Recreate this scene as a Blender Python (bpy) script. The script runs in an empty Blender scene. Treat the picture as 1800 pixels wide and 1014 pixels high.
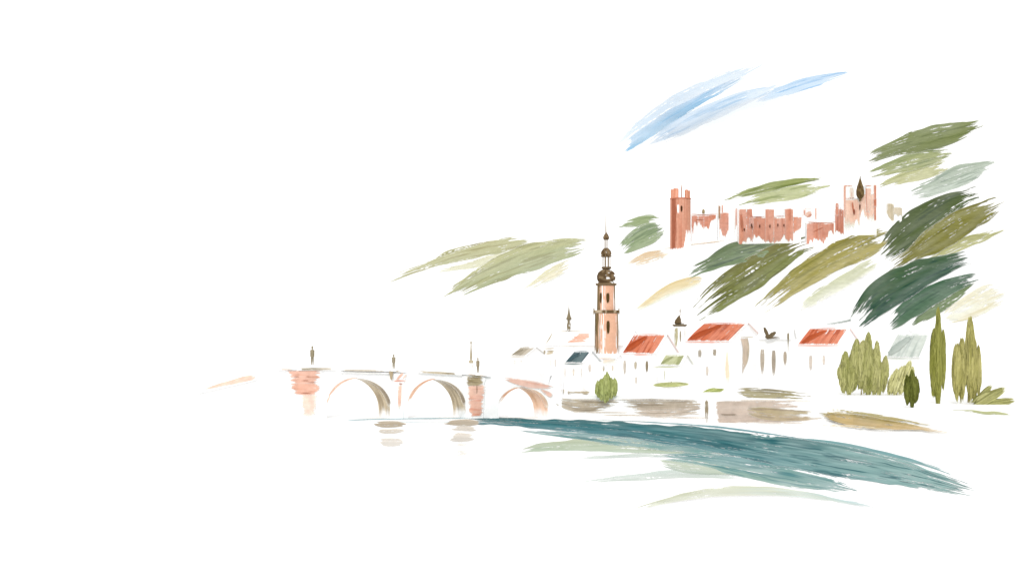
import bpy, math, random
import numpy as np
R = math.radians
scene = bpy.context.scene
col = scene.collection

# ------------------------------------------------------------------ camera, sky, sun, exposure
F, HOR, CX, EYE = 2500.0, 561.0, 900.0, 30.0      # focal length and horizon of the 1800 px wide picture
cam = bpy.data.cameras.new('camera'); camo = bpy.data.objects.new('camera', cam); col.objects.link(camo)
cam.sensor_width = 36; cam.lens = 36 * F / 1800; cam.shift_y = (HOR - 507) / 1800
cam.clip_start = 1; cam.clip_end = 60000
camo.location = (0, 0, EYE); camo.rotation_euler = (R(90), 0, 0)
scene.camera = camo
w = bpy.data.worlds.new('World'); scene.world = w; w.use_nodes = True
bg = w.node_tree.nodes['Background']; bg.inputs[0].default_value = (1, 1, 1, 1); bg.inputs[1].default_value = 0.63
sun = bpy.data.lights.new('sun', 'SUN'); sun.energy = 0.65; sun.angle = R(12); sun.color = (1, .97, .92)
suno = bpy.data.objects.new('sun', sun); col.objects.link(suno); suno.rotation_euler = (R(56), R(-14), R(0))
scene.view_settings.view_transform = 'Standard'; scene.view_settings.look = 'None'
scene.view_settings.exposure = 1.0; scene.view_settings.gamma = 1
try: scene.view_settings.use_curve_mapping = False
except Exception: pass
scene.render.engine = 'CYCLES'; scene.cycles.transparent_max_bounces = 24

# ------------------------------------------------------------------ numbers
LIGHT = 1.42                                       # what a level white sheet receives at this exposure
def lin(c):
    c = np.array(c, float) / 255
    return np.where(c < .04045, c / 12.92, ((c + .055) / 1.055) ** 2.4)
def pig(c, k=1.0): return np.clip(lin(c) / (LIGHT * k), .004, .86)
WHITE = np.array([.86, .86, .86]); BRIGHT = 1.28
def h2(ix, iy, s):
    n = (ix.astype(np.int64) * 374761393 + iy.astype(np.int64) * 668265263 + int(s) * 974634777) & 0x7fffffff
    n = ((n ^ (n >> 13)) * 1274126177) & 0x7fffffff
    n = ((n ^ (n >> 16)) * 1103515245 + 12345) & 0x7fffffff
    return (n ^ (n >> 15)) % 100003 / 100003.0
def vn(x, y, s):
    x, y = np.broadcast_arrays(np.asarray(x, float), np.asarray(y, float))
    ix, iy = np.floor(x), np.floor(y); fx, fy = x - ix, y - iy
    fx = fx * fx * (3 - 2 * fx); fy = fy * fy * (3 - 2 * fy)
    a = h2(ix, iy, s); b = h2(ix + 1, iy, s); c = h2(ix, iy + 1, s); d = h2(ix + 1, iy + 1, s)
    return (a * (1 - fx) + b * fx) * (1 - fy) + (c * (1 - fx) + d * fx) * fy
def ss(a, b, x):
    t = np.clip((np.asarray(x, float) - a) / (b - a), 0, 1); return t * t * (3 - 2 * t)

# ------------------------------------------------------------------ the lie of the land
def q_of(x, y): return CX + F * x / y
def land(x, y):
    q = q_of(x, y)
    s = np.interp(q, [200, 690, 930, 1100, 1200, 1800, 2400], [.06, .33, .55, .85, 1, 1.05, 1.1])
    shore = np.interp(q, [-3000, 955, 985, 1000, 1432, 1446, 1500, 1600, 1700, 1800, 2600], [650, 640, 565, 437, 412, 400, 380, 318, 268, 235, 150])
    run = np.interp(q, [955, 990, 1400, 1500, 1800], [30, 2, 2, 40, 70])
    z = -2 + 9 * ss(0, 1, (y - shore) / run)
    cr = np.interp(q, [200, 1000, 1080, 1450, 1540], [720, 720, 530, 530, 730])     # how far back the crest lies
    up = np.clip(y - 620, 0, cr)
    dn = np.clip(y - 620 - cr, 0, 1900)
    z = z + np.where(y > 620, (.278 * up - .09 * dn) * s, 0)
    return z
def P(px, py, d): return np.array([(px - CX) / F * d, d, EYE - (py - HOR) / F * d])
def proj(p): return CX + F * p[0] / p[1], HOR - F * (p[2] - EYE) / p[1]
def rays(px, py): return (px - CX) / F, -(py - HOR) / F
def s_front(d): return lambda px, py: np.stack([(px - CX) / F * d, np.full_like(px, d), EYE - (py - HOR) / F * d], -1)
def s_level(z):
    def f(px, py):
        rx, rz = rays(px, py); d = (z - EYE) / rz
        return np.stack([rx * d, d, np.full_like(d, z)], -1)
    f.B = BRIGHT
    return f
def s_plane(p0, n, lift=.12):
    n = np.array(n, float); n /= np.linalg.norm(n)
    if n[1] > 0: n = -n
    p = np.array(p0, float) + n * lift
    k = n @ (p - np.array([0, 0, EYE]))
    def f(px, py):
        rx, rz = rays(px, py); t = k / (n[0] * rx + n[1] + n[2] * rz)
        return np.stack([rx * t, t, EYE + rz * t], -1)
    return f
def s_cyl(xc, d, rpx):
    X, r = (xc - CX) / F * d, rpx / F * d
    def f(px, py):
        rx, rz = rays(px, py)
        a = rx * rx + 1; b = -2 * (rx * X + d); c = X * X + d * d - r * r
        D = np.clip(b * b - 4 * a * c, 0, None); t = (-b - np.sqrt(D)) / (2 * a)
        return np.stack([rx * t, t, EYE + rz * t], -1)
    return f
DS = np.concatenate([np.arange(150, 700, 2.0), np.arange(700, 1700, 4.0)])
def s_land(pull=1.2, relief=0.0, seed=1):
    def f(px, py):
        sh = px.shape; rx, rz = rays(px.ravel(), py.ravel()); out = np.full(rx.shape, 1650.0)
        for c in range(0, len(rx), 20000):
            a, b = rx[c:c + 20000, None], rz[c:c + 20000, None]
            g = EYE + b * DS - np.maximum(land(a * DS, DS + 0 * a), -.5)
            hit = g <= 0; i = np.argmax(hit, 1); ok = hit.any(1) & (i > 0)
            r_ = np.arange(len(a)); g1 = g[r_, i]; g0 = g[r_, np.maximum(i - 1, 0)]
            t = g0 / np.where(g0 - g1 == 0, 1, g0 - g1)
            o = out[c:c + 20000]; dd = DS[np.maximum(i - 1, 0)] * (1 - t) + DS[i] * t
            o[ok] = dd[ok]; out[c:c + 20000] = o
        out -= pull
        if relief: out -= relief * (.5 * vn(px.ravel() / 9 + py.ravel() / 4, py.ravel() / 3 - px.ravel() / 40, seed) + .5 * vn(px.ravel() / 20, py.ravel() / 14, seed + 5))
        return np.stack([rx * out, out, EYE + rz * out], -1).reshape(sh + (3,))
    f.B = BRIGHT
    return f
def hit_d(px, py): return float(s_land(0)(np.array([float(px)]), np.array([float(py)]))[0, 1])

# ------------------------------------------------------------------ materials
def material(name, scale=.4, amt=.12, rough=.9, alpha=False, stretch=(1, 1, 1), bump=.0, spec=.0):
    m = bpy.data.materials.new(name); m.use_nodes = True; t = m.node_tree; N = t.nodes; L = t.links
    b = N['Principled BSDF']; b.inputs['Roughness'].default_value = rough; b.inputs['Specular IOR Level'].default_value = spec
    at = N.new('ShaderNodeAttribute'); at.attribute_name = 'Col'
    tc = N.new('ShaderNodeTexCoord'); mp = N.new('ShaderNodeMapping'); mp.inputs['Scale'].default_value = stretch
    nz = N.new('ShaderNodeTexNoise'); nz.inputs['Scale'].default_value = scale; nz.inputs['Detail'].default_value = 6
    nz.inputs['Roughness'].default_value = .65
    L.new(tc.outputs['Object'], mp.inputs['Vector']); L.new(mp.outputs[0], nz.inputs['Vector'])
    mr = N.new('ShaderNodeMapRange'); mr.inputs['From Min'].default_value = .3; mr.inputs['From Max'].default_value = .7
    mr.inputs['To Min'].default_value = 1 - amt; mr.inputs['To Max'].default_value = 1 + amt
    L.new(nz.outputs['Fac'], mr.inputs['Value'])
    mx = N.new('ShaderNodeVectorMath'); mx.operation = 'SCALE'
    L.new(at.outputs['Color'], mx.inputs[0]); L.new(mr.outputs[0], mx.inputs['Scale']); L.new(mx.outputs[0], b.inputs['Base Color'])
    if bump:
        bp = N.new('ShaderNodeBump'); bp.inputs['Strength'].default_value = bump; bp.inputs['Distance'].default_value = .3
        L.new(nz.outputs['Fac'], bp.inputs['Height']); L.new(bp.outputs[0], b.inputs['Normal'])
    if name.startswith('cloud'):
        tl = N.new('ShaderNodeBsdfTranslucent'); m2 = N.new('ShaderNodeMixShader'); m2.inputs[0].default_value = .5
        L.new(mx.outputs[0], tl.inputs['Color']); L.new(b.outputs[0], m2.inputs[1]); L.new(tl.outputs[0], m2.inputs[2]); b = m2
    if alpha:
        tr = N.new('ShaderNodeBsdfTransparent'); ms = N.new('ShaderNodeMixShader')
        L.new(at.outputs['Alpha'], ms.inputs[0]); L.new(tr.outputs[0], ms.inputs[1]); L.new(b.outputs[0], ms.inputs[2])
        L.new(ms.outputs[0], N['Material Output'].inputs['Surface'])
    return m
M = dict(
    plaster=material('white_plaster', .3, .02), stone=material('sandstone', .5, .10), ground=material('white_ground', .05, .015),
    stonewash=material('sandstone_wash', .45, .13, alpha=True), tile=material('clay_tile_wash', .5, .12, alpha=True),
    leaf=material('foliage', .6, .11), wood=material('woodland_wash', .22, .15, alpha=True),
    grass=material('meadow_wash', .15, .08, alpha=True), water=material('river_wash', .12, .12, alpha=True, rough=.6, stretch=(.25, 1, 1)),
    slate=material('dark_slate', .8, .15), bark=material('bark', 1.2, .2), cloud=material('cloud_wash', .01, .05, alpha=True),
    pane=material('window_paint', .8, .15, alpha=True), whitewater=material('pale_water', .02, .01, rough=.5))

# ------------------------------------------------------------------ mesh building
class MB:
    def __init__(s): s.v = []; s.c = []; s.f = []; s.m = []; s.n = 0
    def add(s, V, Cc, Fc, mi=0):
        V = np.asarray(V, float).reshape(-1, 3); Cc = np.asarray(Cc, float)
        if Cc.ndim == 1: Cc = np.tile(Cc, (len(V), 1))
        if Cc.shape[1] == 3: Cc = np.concatenate([Cc, np.ones((len(Cc), 1))], 1)
        s.v.append(V); s.c.append(Cc); n = s.n
        for f in Fc: s.f.append(tuple(int(i) + n for i in f))
        s.m += [mi] * len(Fc); s.n += len(V)
    def grid(s, V, Cc, keep=None, mi=0, close=False):        # V (a,b,3), Cc (a,b,4)
        a, b = V.shape[:2]; idx = np.arange(a * b).reshape(a, b)
        if close: idx = np.concatenate([idx, idx[:, :1]], 1)
        q = np.stack([idx[:-1, :-1], idx[1:, :-1], idx[1:, 1:], idx[:-1, 1:]], -1)
        if keep is not None: q = q[keep]
        q = q.reshape(-1, 4); used, inv = np.unique(q, return_inverse=True); q = inv.reshape(-1, 4)
        if len(q) == 0: return
        s.add(V.reshape(-1, 3)[used], Cc.reshape(-1, Cc.shape[-1])[used], q.tolist(), mi)
    def box(s, p0, ax, ay, az, c=WHITE, mi=0):
        p0, ax, ay, az = [np.array(t, float) for t in (p0, ax, ay, az)]
        V = [p0 + i * ax + j * ay + k * az for k in (0, 1) for j in (0, 1) for i in (0, 1)]
        s.add(V, c, [(0, 2, 3, 1), (4, 5, 7, 6), (0, 1, 5, 4), (1, 3, 7, 5), (3, 2, 6, 7), (2, 0, 4, 6)], mi)
    def prism(s, poly, d, depth, c=WHITE, mi=0, sx=0):        # outline given in the picture plane at distance d
        n = len(poly); V = [P(x, y, d) for x, y in poly]; B = [p + np.array([sx, depth, 0]) for p in V]
        s.add(V + B, c, [tuple(range(n)), tuple(range(2 * n - 1, n - 1, -1))] + [(i, i + n, (i + 1) % n + n, (i + 1) % n) for i in range(n)], mi)
    def lathe(s, prof, xc, d, fn, seg=64, mi=0, sub=1.0, q=1):     # prof: (half width, y) downwards
        pr = []
        for (a, y0), (b, y1) in zip(prof[:-1], prof[1:]):
            k = max(1, int(abs(y1 - y0) / sub))
            pr += [(a + (b - a) * i / k, y0 + (y1 - y0) * i / k) for i in range(k)]
        pr.append(prof[-1]); pr = np.array(pr); th = np.linspace(0, 2 * math.pi, seg, endpoint=False)
        X, Z = (xc - CX) / F * d, EYE - (pr[:, 1] - HOR) / F * d; r = pr[:, 0] / F * d
        T, Y = np.meshgrid(th, pr[:, 1])
        V = np.stack([X + r[:, None] * np.sin(T), d - r[:, None] * np.cos(T), np.tile(Z[:, None], (1, seg))], -1)
        s.grid(V, fn(np.sin(T), Y, T), mi=mi, close=True)
        s.add(V[0], fn(np.sin(T[:1]), Y[:1], T[:1])[0], [tuple(range(seg))], mi); s.add(V[-1], fn(np.sin(T[-1:]), Y[-1:], T[-1:])[0], [tuple(range(seg))[::-1]], mi)
    def build(s, name, mats, parent=None, base=None):
        V = np.concatenate(s.v); Cc = np.concatenate(s.c)
        if parent is not None: o0 = ORIG[parent.name]
        elif base is not None: o0 = np.array(base, float)
        else: o0 = np.array([(V[:, 0].min() + V[:, 0].max()) / 2, (V[:, 1].min() + V[:, 1].max()) / 2, V[:, 2].min()])
        me = bpy.data.meshes.new(name); me.from_pydata((V - o0).tolist(), [], s.f)
        at = me.color_attributes.new('Col', 'FLOAT_COLOR', 'POINT'); at.data.foreach_set('color', Cc.astype(np.float32).ravel())
        if not isinstance(mats, (list, tuple)): mats = [mats]
        for m in mats: me.materials.append(m)
        me.polygons.foreach_set('material_index', s.m); me.update()
        o = bpy.data.objects.new(name, me); col.objects.link(o)
        if parent is not None: o.parent = parent
        else: o.location = o0
        ORIG[o.name] = o0
        return o
ORIG = {}
def thing(name, label, cat, base, group=None):
    o = bpy.data.objects.new(name, None); col.objects.link(o); o.location = base; o.empty_display_size = 3
    ORIG[o.name] = np.array(base, float); return tag(o, label, cat, group)
def tag(o, label, cat, group=None, kind=None):
    o['label'] = label; o['category'] = cat
    if group: o['group'] = group
    if kind: o['kind'] = kind
    return o

# ------------------------------------------------------------------ the brush: streaky, ragged sheets lying on a surface
def core(mb, mapf, Lp, Wp, surf, cols, seed, r0=14, r1=14, edge=3, dry=.10, dend=.35, dside=.2, op=(.85, 1), cend=None,
         accent=None, soft=(0, 0), fade=(0, 0), blunt=0, du=1.7, dv=.62, hl=26., mi=1, k=None, br=None, lo=None, comb=1., sky=False, over=False, swap=False, amt=.5):
    k = k or (1. if hasattr(surf, 'B') else .89)
    nu, nv = max(4, int(Lp / du)), max(4, int(Wp / dv))
    u = np.linspace(0, 1, nu)[:, None] * np.ones((1, nv)); v = np.linspace(-1, 1, nv)[None, :] * np.ones((nu, 1))
    px, py, wl = mapf(u, v); up = u * Lp; vp = v * Wp / 2
    dvp = (1 - np.abs(v)) * wl / 2
    mixn = lambda q: np.clip(((.38 + .3 * (1 - comb)) * vn(vp / 8, 0 * vp, q) + .3 * vn(vp / 2.6, 0 * vp, q + 1) + .32 * comb * vn(vp / 1.1, 0 * vp, q + 2) - .5) * 2.1 + .45, 0, 1.1)
    n0, n1 = mixn(seed), mixn(seed + 3)
    a = ss(0, 2.2, up - r0 * n0 + .1) * ss(0, 2.2, Lp - up - r1 * n1 + .1)
    a = a * ss(-.2, 1.0, dvp - edge * vn(up / 22, np.sign(v) * 3.5, seed + 6))
    hn = .75 * vn(up / hl, vp / 1.5, seed + 7) + .25 * vn(up / 5, vp / 1.2, seed + 8)
    de = dry + dside * np.exp(-dvp / 3.5) * (vn(up / 40, np.sign(v) + 2, seed + 9) > .35) + dend * (np.exp(-up / (r0 * 1.1 + 1)) + np.exp(-(Lp - up) / (r1 * 1.1 + 1)))
    thr = 1.0 - .62 * np.clip(de, 0, 1); a = a * (1 - ss(thr - .05, thr + .05, hn))
    sp = vn(up / 2.4, vp / 1.3, seed + 20) ; ln = vn(up / 70, vp / 1.6, seed + 21)     # dotted bare lines
    a = a * (1 - ss(.86, .91, ln) * ss(.45, .6, sp))
    st = .5 * vn(up / 45, vp / 2.6, seed + 10) + .3 * vn(up / 90, vp / 8, seed + 11) + .2 * vn(up / 15, vp / 1.0, seed + 12)
    t = np.clip((v + 1) / 2 + (st - .5) * amt * 2, 0, 1)[..., None]
    c = pig(cols[0], k) * (1 - t) + pig(cols[1], k) * t
    if cend is not None:
        e = np.clip(u + (st - .5) * .5, 0, 1)[..., None]; e = ss(.35, 1, e); c = c * (1 - e) + pig(cend, k) * e
    if accent is not None:
        g = ss(.56, .74, .6 * vn(up / 60, vp / 3.2, seed + 13) + .4 * vn(up / 20, vp / 1.4, seed + 14))[..., None] * .8
        c = c * (1 - g) + pig(accent, k) * g
    a = a * (op[0] + (op[1] - op[0]) * vn(up / 40, vp / 7, seed + 15))
    if soft[0]: a = a * ss(0, 1, (v + 1) / soft[0] + .15 * (st - .5))
    if soft[1]: a = a * ss(0, 1, (1 - v) / soft[1] + .15 * (st - .5))
    if fade[0]: a = a * ss(0, 1, up / fade[0] + .3 * (st - .5))
    if fade[1]: a = a * ss(0, 1, (Lp - up) / fade[1] + .3 * (st - .5))
    # translucent wash just above a white sheet of brightness br (the sheet below sees the light only through the wash)
    br = br or getattr(surf, 'B', 1.1); lo = lo or (.18 if br > 1.2 else .07)
    a = np.clip(a, 0, 1) ** .6; al = np.where(a > .02, lo + (1 - lo) * a, 0.); tr_ = (1 - al) ** (1 if sky else 2)
    T_ = 1 - a[..., None] * (1 - np.clip(c * LIGHT * k, 0, 1)); ca_ = np.clip((T_ - tr_[..., None] * br) / np.maximum(al, .05)[..., None], .02, 1)
    keepa = a
    if over: al = a
    else: c = np.clip(np.where(a[..., None] > .02, ca_, 1) / (LIGHT * k), .003, .86); a = al
    V = surf(px, py); C4 = np.concatenate([c, np.clip(a, 0, 1)[..., None]], -1)
    am = np.maximum.reduce([keepa[:-1, :-1], keepa[1:, :-1], keepa[:-1, 1:], keepa[1:, 1:]])
    mb.grid(V, C4, keep=am > .02, mi=mi)
def stroke(mb, pts, surf, cols, seed, **kw):
    p = np.array(pts, float); n = len(p); bl = kw.get('blunt', 0)
    if bl: p[:, 2] = np.maximum(p[:, 2], bl * p[:, 2].max())
    ext = np.vstack([2 * p[0] - p[1], p, 2 * p[-1] - p[-2]])
    tt = np.linspace(0, n - 1, 40 * n); i = np.minimum(tt.astype(int), n - 2); f = (tt - i)[:, None]
    a, b, c, d = ext[i], ext[i + 1], ext[i + 2], ext[i + 3]
    cr = .5 * (2 * b + (c - a) * f + (2 * a - 5 * b + 4 * c - d) * f ** 2 + (3 * b - a - 3 * c + d) * f ** 3)
    s_ = np.concatenate([[0], np.cumsum(np.hypot(*np.diff(cr[:, :2], axis=0).T))]); Lp = s_[-1]
    g = lambda j, u: np.interp(u * Lp, s_, cr[:, j])
    W = max(p[:, 2].max(), 1.2)
    def mapf(u, v):
        uu = u[:, 0]; e = .01
        x, y = g(0, uu), g(1, uu); tx = g(0, np.clip(uu + e, 0, 1)) - g(0, np.clip(uu - e, 0, 1)); ty = g(1, np.clip(uu + e, 0, 1)) - g(1, np.clip(uu - e, 0, 1))
        l = np.hypot(tx, ty) + 1e-9; nx, ny = -ty / l, tx / l; w_ = np.clip(g(2, uu), .6, None)
        return x[:, None] + nx[:, None] * v * w_[:, None] / 2, y[:, None] + ny[:, None] * v * w_[:, None] / 2, w_[:, None] * np.ones_like(v)
    core(mb, mapf, Lp, W, surf, cols, seed, **kw)
def patch(mb, q, surf, cols, seed, **kw):                 # q: four corners; u runs 0->1, v runs 0->3
    q = np.array(q, float); Lp = (np.hypot(*(q[1] - q[0])) + np.hypot(*(q[2] - q[3]))) / 2; W = (np.hypot(*(q[3] - q[0])) + np.hypot(*(q[2] - q[1]))) / 2
    def mapf(u, v):
        t = (v + 1) / 2
        pt = [q[0, i] * (1 - u) * (1 - t) + q[1, i] * u * (1 - t) + q[2, i] * u * t + q[3, i] * (1 - u) * t for i in (0, 1)]
        return pt[0], pt[1], W * np.ones_like(u)
    core(mb, mapf, Lp, W, surf, cols, seed, **kw)
def rgba(c, a=1.0): return np.concatenate([c, np.full(c.shape[:-1] + (1,), a)], -1)

# ------------------------------------------------------------------ ground and water
qs = np.unique(np.concatenate([np.linspace(-9000, -200, 20), np.arange(0, 2400, 12.0), np.linspace(2500, 9000, 20), [200, 690, 930, 955, 985, 990, 1000, 1080, 1100, 1200, 1400, 1432, 1446, 1450, 1500, 1540, 1600, 1700, 1800]]))
dd = np.concatenate([[60, 100, 130], np.arange(150, 700, 3.0), np.arange(700, 1800, 20.0), [1900, 2200, 2700, 3500, 5000, 8000, 14000, 24000]])
Q, D = np.meshgrid(qs, dd); X = (Q - CX) / F * D; Z = land(X, D)
mb = MB(); mb.grid(np.stack([X, D, Z], -1), rgba(np.broadcast_to(WHITE, X.shape + (3,))))
g = mb.build('ground', M['ground'], base=(0, 600, 0)); g['kind'] = 'structure'
for p_ in g.data.polygons: p_.use_smooth = True
mb = MB(); mb.add([(-24000, -3000, 0), (24000, -3000, 0), (24000, 24000, 0), (-24000, 24000, 0)], WHITE, [(0, 1, 2, 3)])
mb.build('water', M['whitewater'], base=(0, 0, 0))['kind'] = 'structure'

TEAL, TEAL2, TEALP = (52, 112, 118), (104, 150, 150), (140, 178, 172)
mb = MB(); wz = s_level(.05)
kw = dict(mi=0, du=3, hl=90, blunt=.3, dend=.6)
stroke(mb, [(905, 794, 5), (960, 785, 18), (1050, 781, 27), (1150, 785, 28), (1250, 793, 16), (1330, 800, 6)], s_level(.03), [(196, 205, 178), (183, 200, 178)], 301, r0=40, r1=50, edge=3, accent=(170, 186, 160), op=(.75, 1), **kw)
stroke(mb, [(1000, 806, 4), (1080, 802, 9), (1150, 800, 9), (1210, 806, 4)], s_level(.034), [(205, 216, 205), (200, 212, 205)], 305, r0=40, r1=40, op=(.4, .8), **kw)
stroke(mb, [(940, 859, 3), (1020, 848, 7), (1110, 838, 16), (1220, 832, 20), (1320, 840, 8)], s_level(.038), [(190, 206, 196), (205, 216, 206)], 309, r0=110, r1=60, op=(.5, .85), fade=(150, 60), **kw)
stroke(mb, [(1158, 812, 14), (1210, 820, 26), (1280, 824, 24), (1330, 832, 10)], s_level(.042), [(180, 195, 165), (185, 200, 182)], 313, r0=26, r1=40, op=(.6, .95), accent=(160, 180, 160), **kw)
stroke(mb, [(1092, 902, 3), (1160, 883, 13), (1240, 868, 22), (1320, 864, 24), (1400, 868, 18), (1490, 882, 10), (1572, 900, 3)], s_level(.03), [(212, 216, 190), (226, 230, 212)], 317, cend=(196, 220, 220), r0=60, r1=80, op=(.6, .95), fade=(40, 90), soft=(0, .8), **kw)
stroke(mb, [(1148, 801, 5), (1220, 806, 24), (1310, 822, 40), (1400, 838, 44), (1462, 850, 32), (1508, 862, 8)], s_level(.05), [(104, 152, 154), (150, 182, 172)], 321, r0=50, r1=70, edge=5, accent=(82, 134, 138), dry=.25, op=(.65, 1), **kw)
stroke(mb, [(912, 756, 6), (1010, 764, 18), (1110, 775, 24), (1230, 787, 26), (1340, 800, 10)], s_level(.055), [(96, 146, 148), (136, 174, 168)], 325, r0=70, r1=50, edge=4, accent=(64, 118, 122), dry=.22, op=(.6, 1), **kw)
stroke(mb, [(800, 736, 3), (870, 740, 13), (960, 745, 23), (1080, 753, 31), (1200, 766, 40), (1320, 784, 52), (1440, 803, 62), (1560, 825, 54), (1640, 844, 38), (1728, 868, 10)], s_level(.07), [(50, 108, 112), (74, 132, 140)], 329, cend=(150, 184, 180), r0=60, r1=90, edge=5, accent=(36, 96, 104), dry=.2, dside=.6, amt=.8, op=(.85, 1), **kw)
stroke(mb, [(1040, 737, 2), (1150, 742, 3), (1260, 750, 5), (1380, 766, 4), (1440, 776, 2)], s_level(.075), [(110, 158, 165), (110, 158, 165)], 333, r0=20, r1=60, edge=1, dry=.25, **kw)
stroke(mb, [(1385, 768, 3), (1480, 780, 7), (1580, 803, 8), (1650, 824, 6), (1712, 848, 3)], s_level(.075), [(120, 165, 168), (130, 170, 170)], 335, r0=20, r1=60, edge=1, dry=.3, **kw)
stroke(mb, [(562, 742, 1.5), (640, 737, 3), (720, 735.5, 3), (800, 734.5, 3), (860, 734, 3)], s_level(.06), [(150, 195, 205), (150, 195, 205)], 337, r0=50, r1=40, edge=.8, dry=.12, op=(.6, 1), fade=(60, 0), **kw)
stroke(mb, [(590, 743, 1.5), (680, 741, 2.2), (770, 741, 2.4), (850, 742, 1.5)], s_level(.06), [(190, 218, 225), (190, 218, 225)], 339, r0=50, r1=40, edge=.8, op=(.4, .9), fade=(60, 20), **kw)
mb.build('river', M['water'], base=(60, 350, 0))['kind'] = 'structure'

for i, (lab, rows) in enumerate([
    ('stack of three brown reflection patches painted on the pale water below the second bridge pier', [(655, 716, 745, 15, 1.), (662, 712, 757, 12, .55), (664, 710, 776, 17, .38)]),
    ('stack of painted brown reflection patches fading out below the tall pink bridge pier', [(780, 848, 743, 14, 1.), (790, 846, 753, 12, .5), (786, 838, 768, 17, .42), (795, 826, 781, 8, .2), (793, 824, 796, 12, .2)])]):
    mb = MB()  # pier reflections, painted as brown colour patches lying on the water
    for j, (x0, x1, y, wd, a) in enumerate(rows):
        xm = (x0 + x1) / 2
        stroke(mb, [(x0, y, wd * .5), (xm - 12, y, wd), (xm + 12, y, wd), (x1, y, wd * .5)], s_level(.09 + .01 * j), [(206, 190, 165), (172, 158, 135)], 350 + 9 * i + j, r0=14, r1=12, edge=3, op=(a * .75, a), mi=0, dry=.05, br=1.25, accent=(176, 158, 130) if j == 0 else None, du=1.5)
    tag(mb.build('painted_reflection', M['water']), lab, 'painted reflections', 'painted brown pier reflections below the bridge', 'stuff')

# ------------------------------------------------------------------ wooded slopes: broad sweeps lying on the hillside
def sweep(name, label, cat, seed, strokes, group, mat='wood', relief=.5):
    mb = MB()
    for j, (pts, cols, kw) in enumerate(strokes):
        k_ = dict(r0=34, r1=30, edge=4, dry=.07, mi=0, blunt=.5 if relief else 0, dend=.5, dside=.3); k_.update(kw); k_['r0'] *= 1.35; k_['r1'] *= 1.35
        stroke(mb, pts, s_land(.5 + .4 * j + .05 * (seed % 7), relief, seed), cols, seed * 31 + j * 7, **k_)
    return tag(mb.build(name, M[mat]), label, cat, group, 'stuff')
WG = 'brushed woodland patches on the hillside'
S = sweep
S('woodland', 'long pale olive wood sweep on the low hill, leftmost of all', 'woodland', 11, [
    ([(760, 478, 4), (820, 468, 16), (880, 452, 22), (930, 440, 10)], [(222, 220, 184), (226, 226, 196)], dict(op=(.6, .9), soft=(0, .5))),
    ([(684, 492, 4), (740, 471, 15), (800, 449, 28), (860, 436, 30), (905, 427, 26), (938, 422, 16)], [(200, 198, 156), (190, 192, 152)], dict(accent=(166, 160, 116), r0=60))], WG)
S('woodland', 'broad grey green wood sweep just left of the tall church tower', 'woodland', 12, [
    ([(905, 522, 4), (938, 502, 18), (975, 480, 28), (1015, 458, 20)], [(226, 222, 180), (236, 228, 200)], dict(op=(.6, .95), soft=(0, .9), fade=(50, 20))),
    ([(782, 524, 12), (820, 502, 34), (870, 476, 46), (930, 453, 52), (985, 438, 44), (1032, 429, 22)], [(196, 196, 150), (176, 184, 146)], dict(accent=(158, 158, 116), r0=40, edge=5, r1=34))], WG)
S('woodland', 'small sage green wood patch between the church spire and the castle', 'woodland', 13, [
    ([(1084, 399, 8), (1108, 393, 20), (1135, 389, 26), (1160, 389, 18)], [(156, 172, 126), (150, 166, 122)], dict(accent=(120, 140, 96), r0=16, r1=12)),
    ([(1090, 443, 14), (1112, 426, 36), (1138, 411, 42), (1168, 398, 24)], [(142, 160, 118), (160, 176, 138)], dict(accent=(112, 132, 96), r0=18, r1=12))], WG)
S('woodland', 'two layered olive wood sweep above the castle hall', 'woodland', 14, [
    ([(1298, 361, 8), (1340, 349, 24), (1400, 338, 28), (1460, 325, 14)], [(176, 184, 128), (200, 204, 160)], dict(accent=(140, 152, 92), r0=30, op=(.8, 1), soft=(0, .3))),
    ([(1272, 351, 3), (1310, 340, 15), (1355, 328, 20), (1405, 318, 14), (1450, 312, 5)], [(140, 152, 84), (160, 168, 108)], dict(accent=(104, 118, 50), r0=24))], WG)
S('woodland', 'dark grey green wood sweep directly under the castle hall', 'woodland', 15, [
    ([(1208, 484, 7), (1245, 465, 28), (1290, 446, 42), (1345, 431, 40), (1392, 423, 20)], [(98, 116, 80), (120, 140, 104)], dict(accent=(72, 92, 72), cend=(132, 150, 112), r0=26, r1=24))], WG)
S('woodland', 'deep olive wood sweep descending toward the big red roof', 'woodland', 16, [
    ([(1218, 556, 22), (1262, 520, 54), (1312, 487, 62), (1362, 455, 54), (1402, 434, 34), (1434, 424, 12)], [(112, 112, 48), (124, 132, 74)], dict(accent=(88, 92, 40), r0=54, r1=36, edge=5))], WG)
S('woodland', 'yellow olive wood sweep right of centre below the castle', 'woodland', 17, [
    ([(1390, 556, 6), (1440, 522, 28), (1492, 491, 32), (1556, 452, 22)], [(196, 200, 160), (222, 224, 200)], dict(op=(.6, .95), soft=(0, .9), fade=(60, 30), r0=30)),
    ([(1332, 546, 18), (1385, 504, 40), (1440, 468, 52), (1495, 440, 54), (1532, 424, 48), (1566, 410, 24)], [(150, 144, 76), (176, 166, 100)], dict(accent=(130, 126, 62), r0=60, r1=24, edge=5))], WG)
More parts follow.
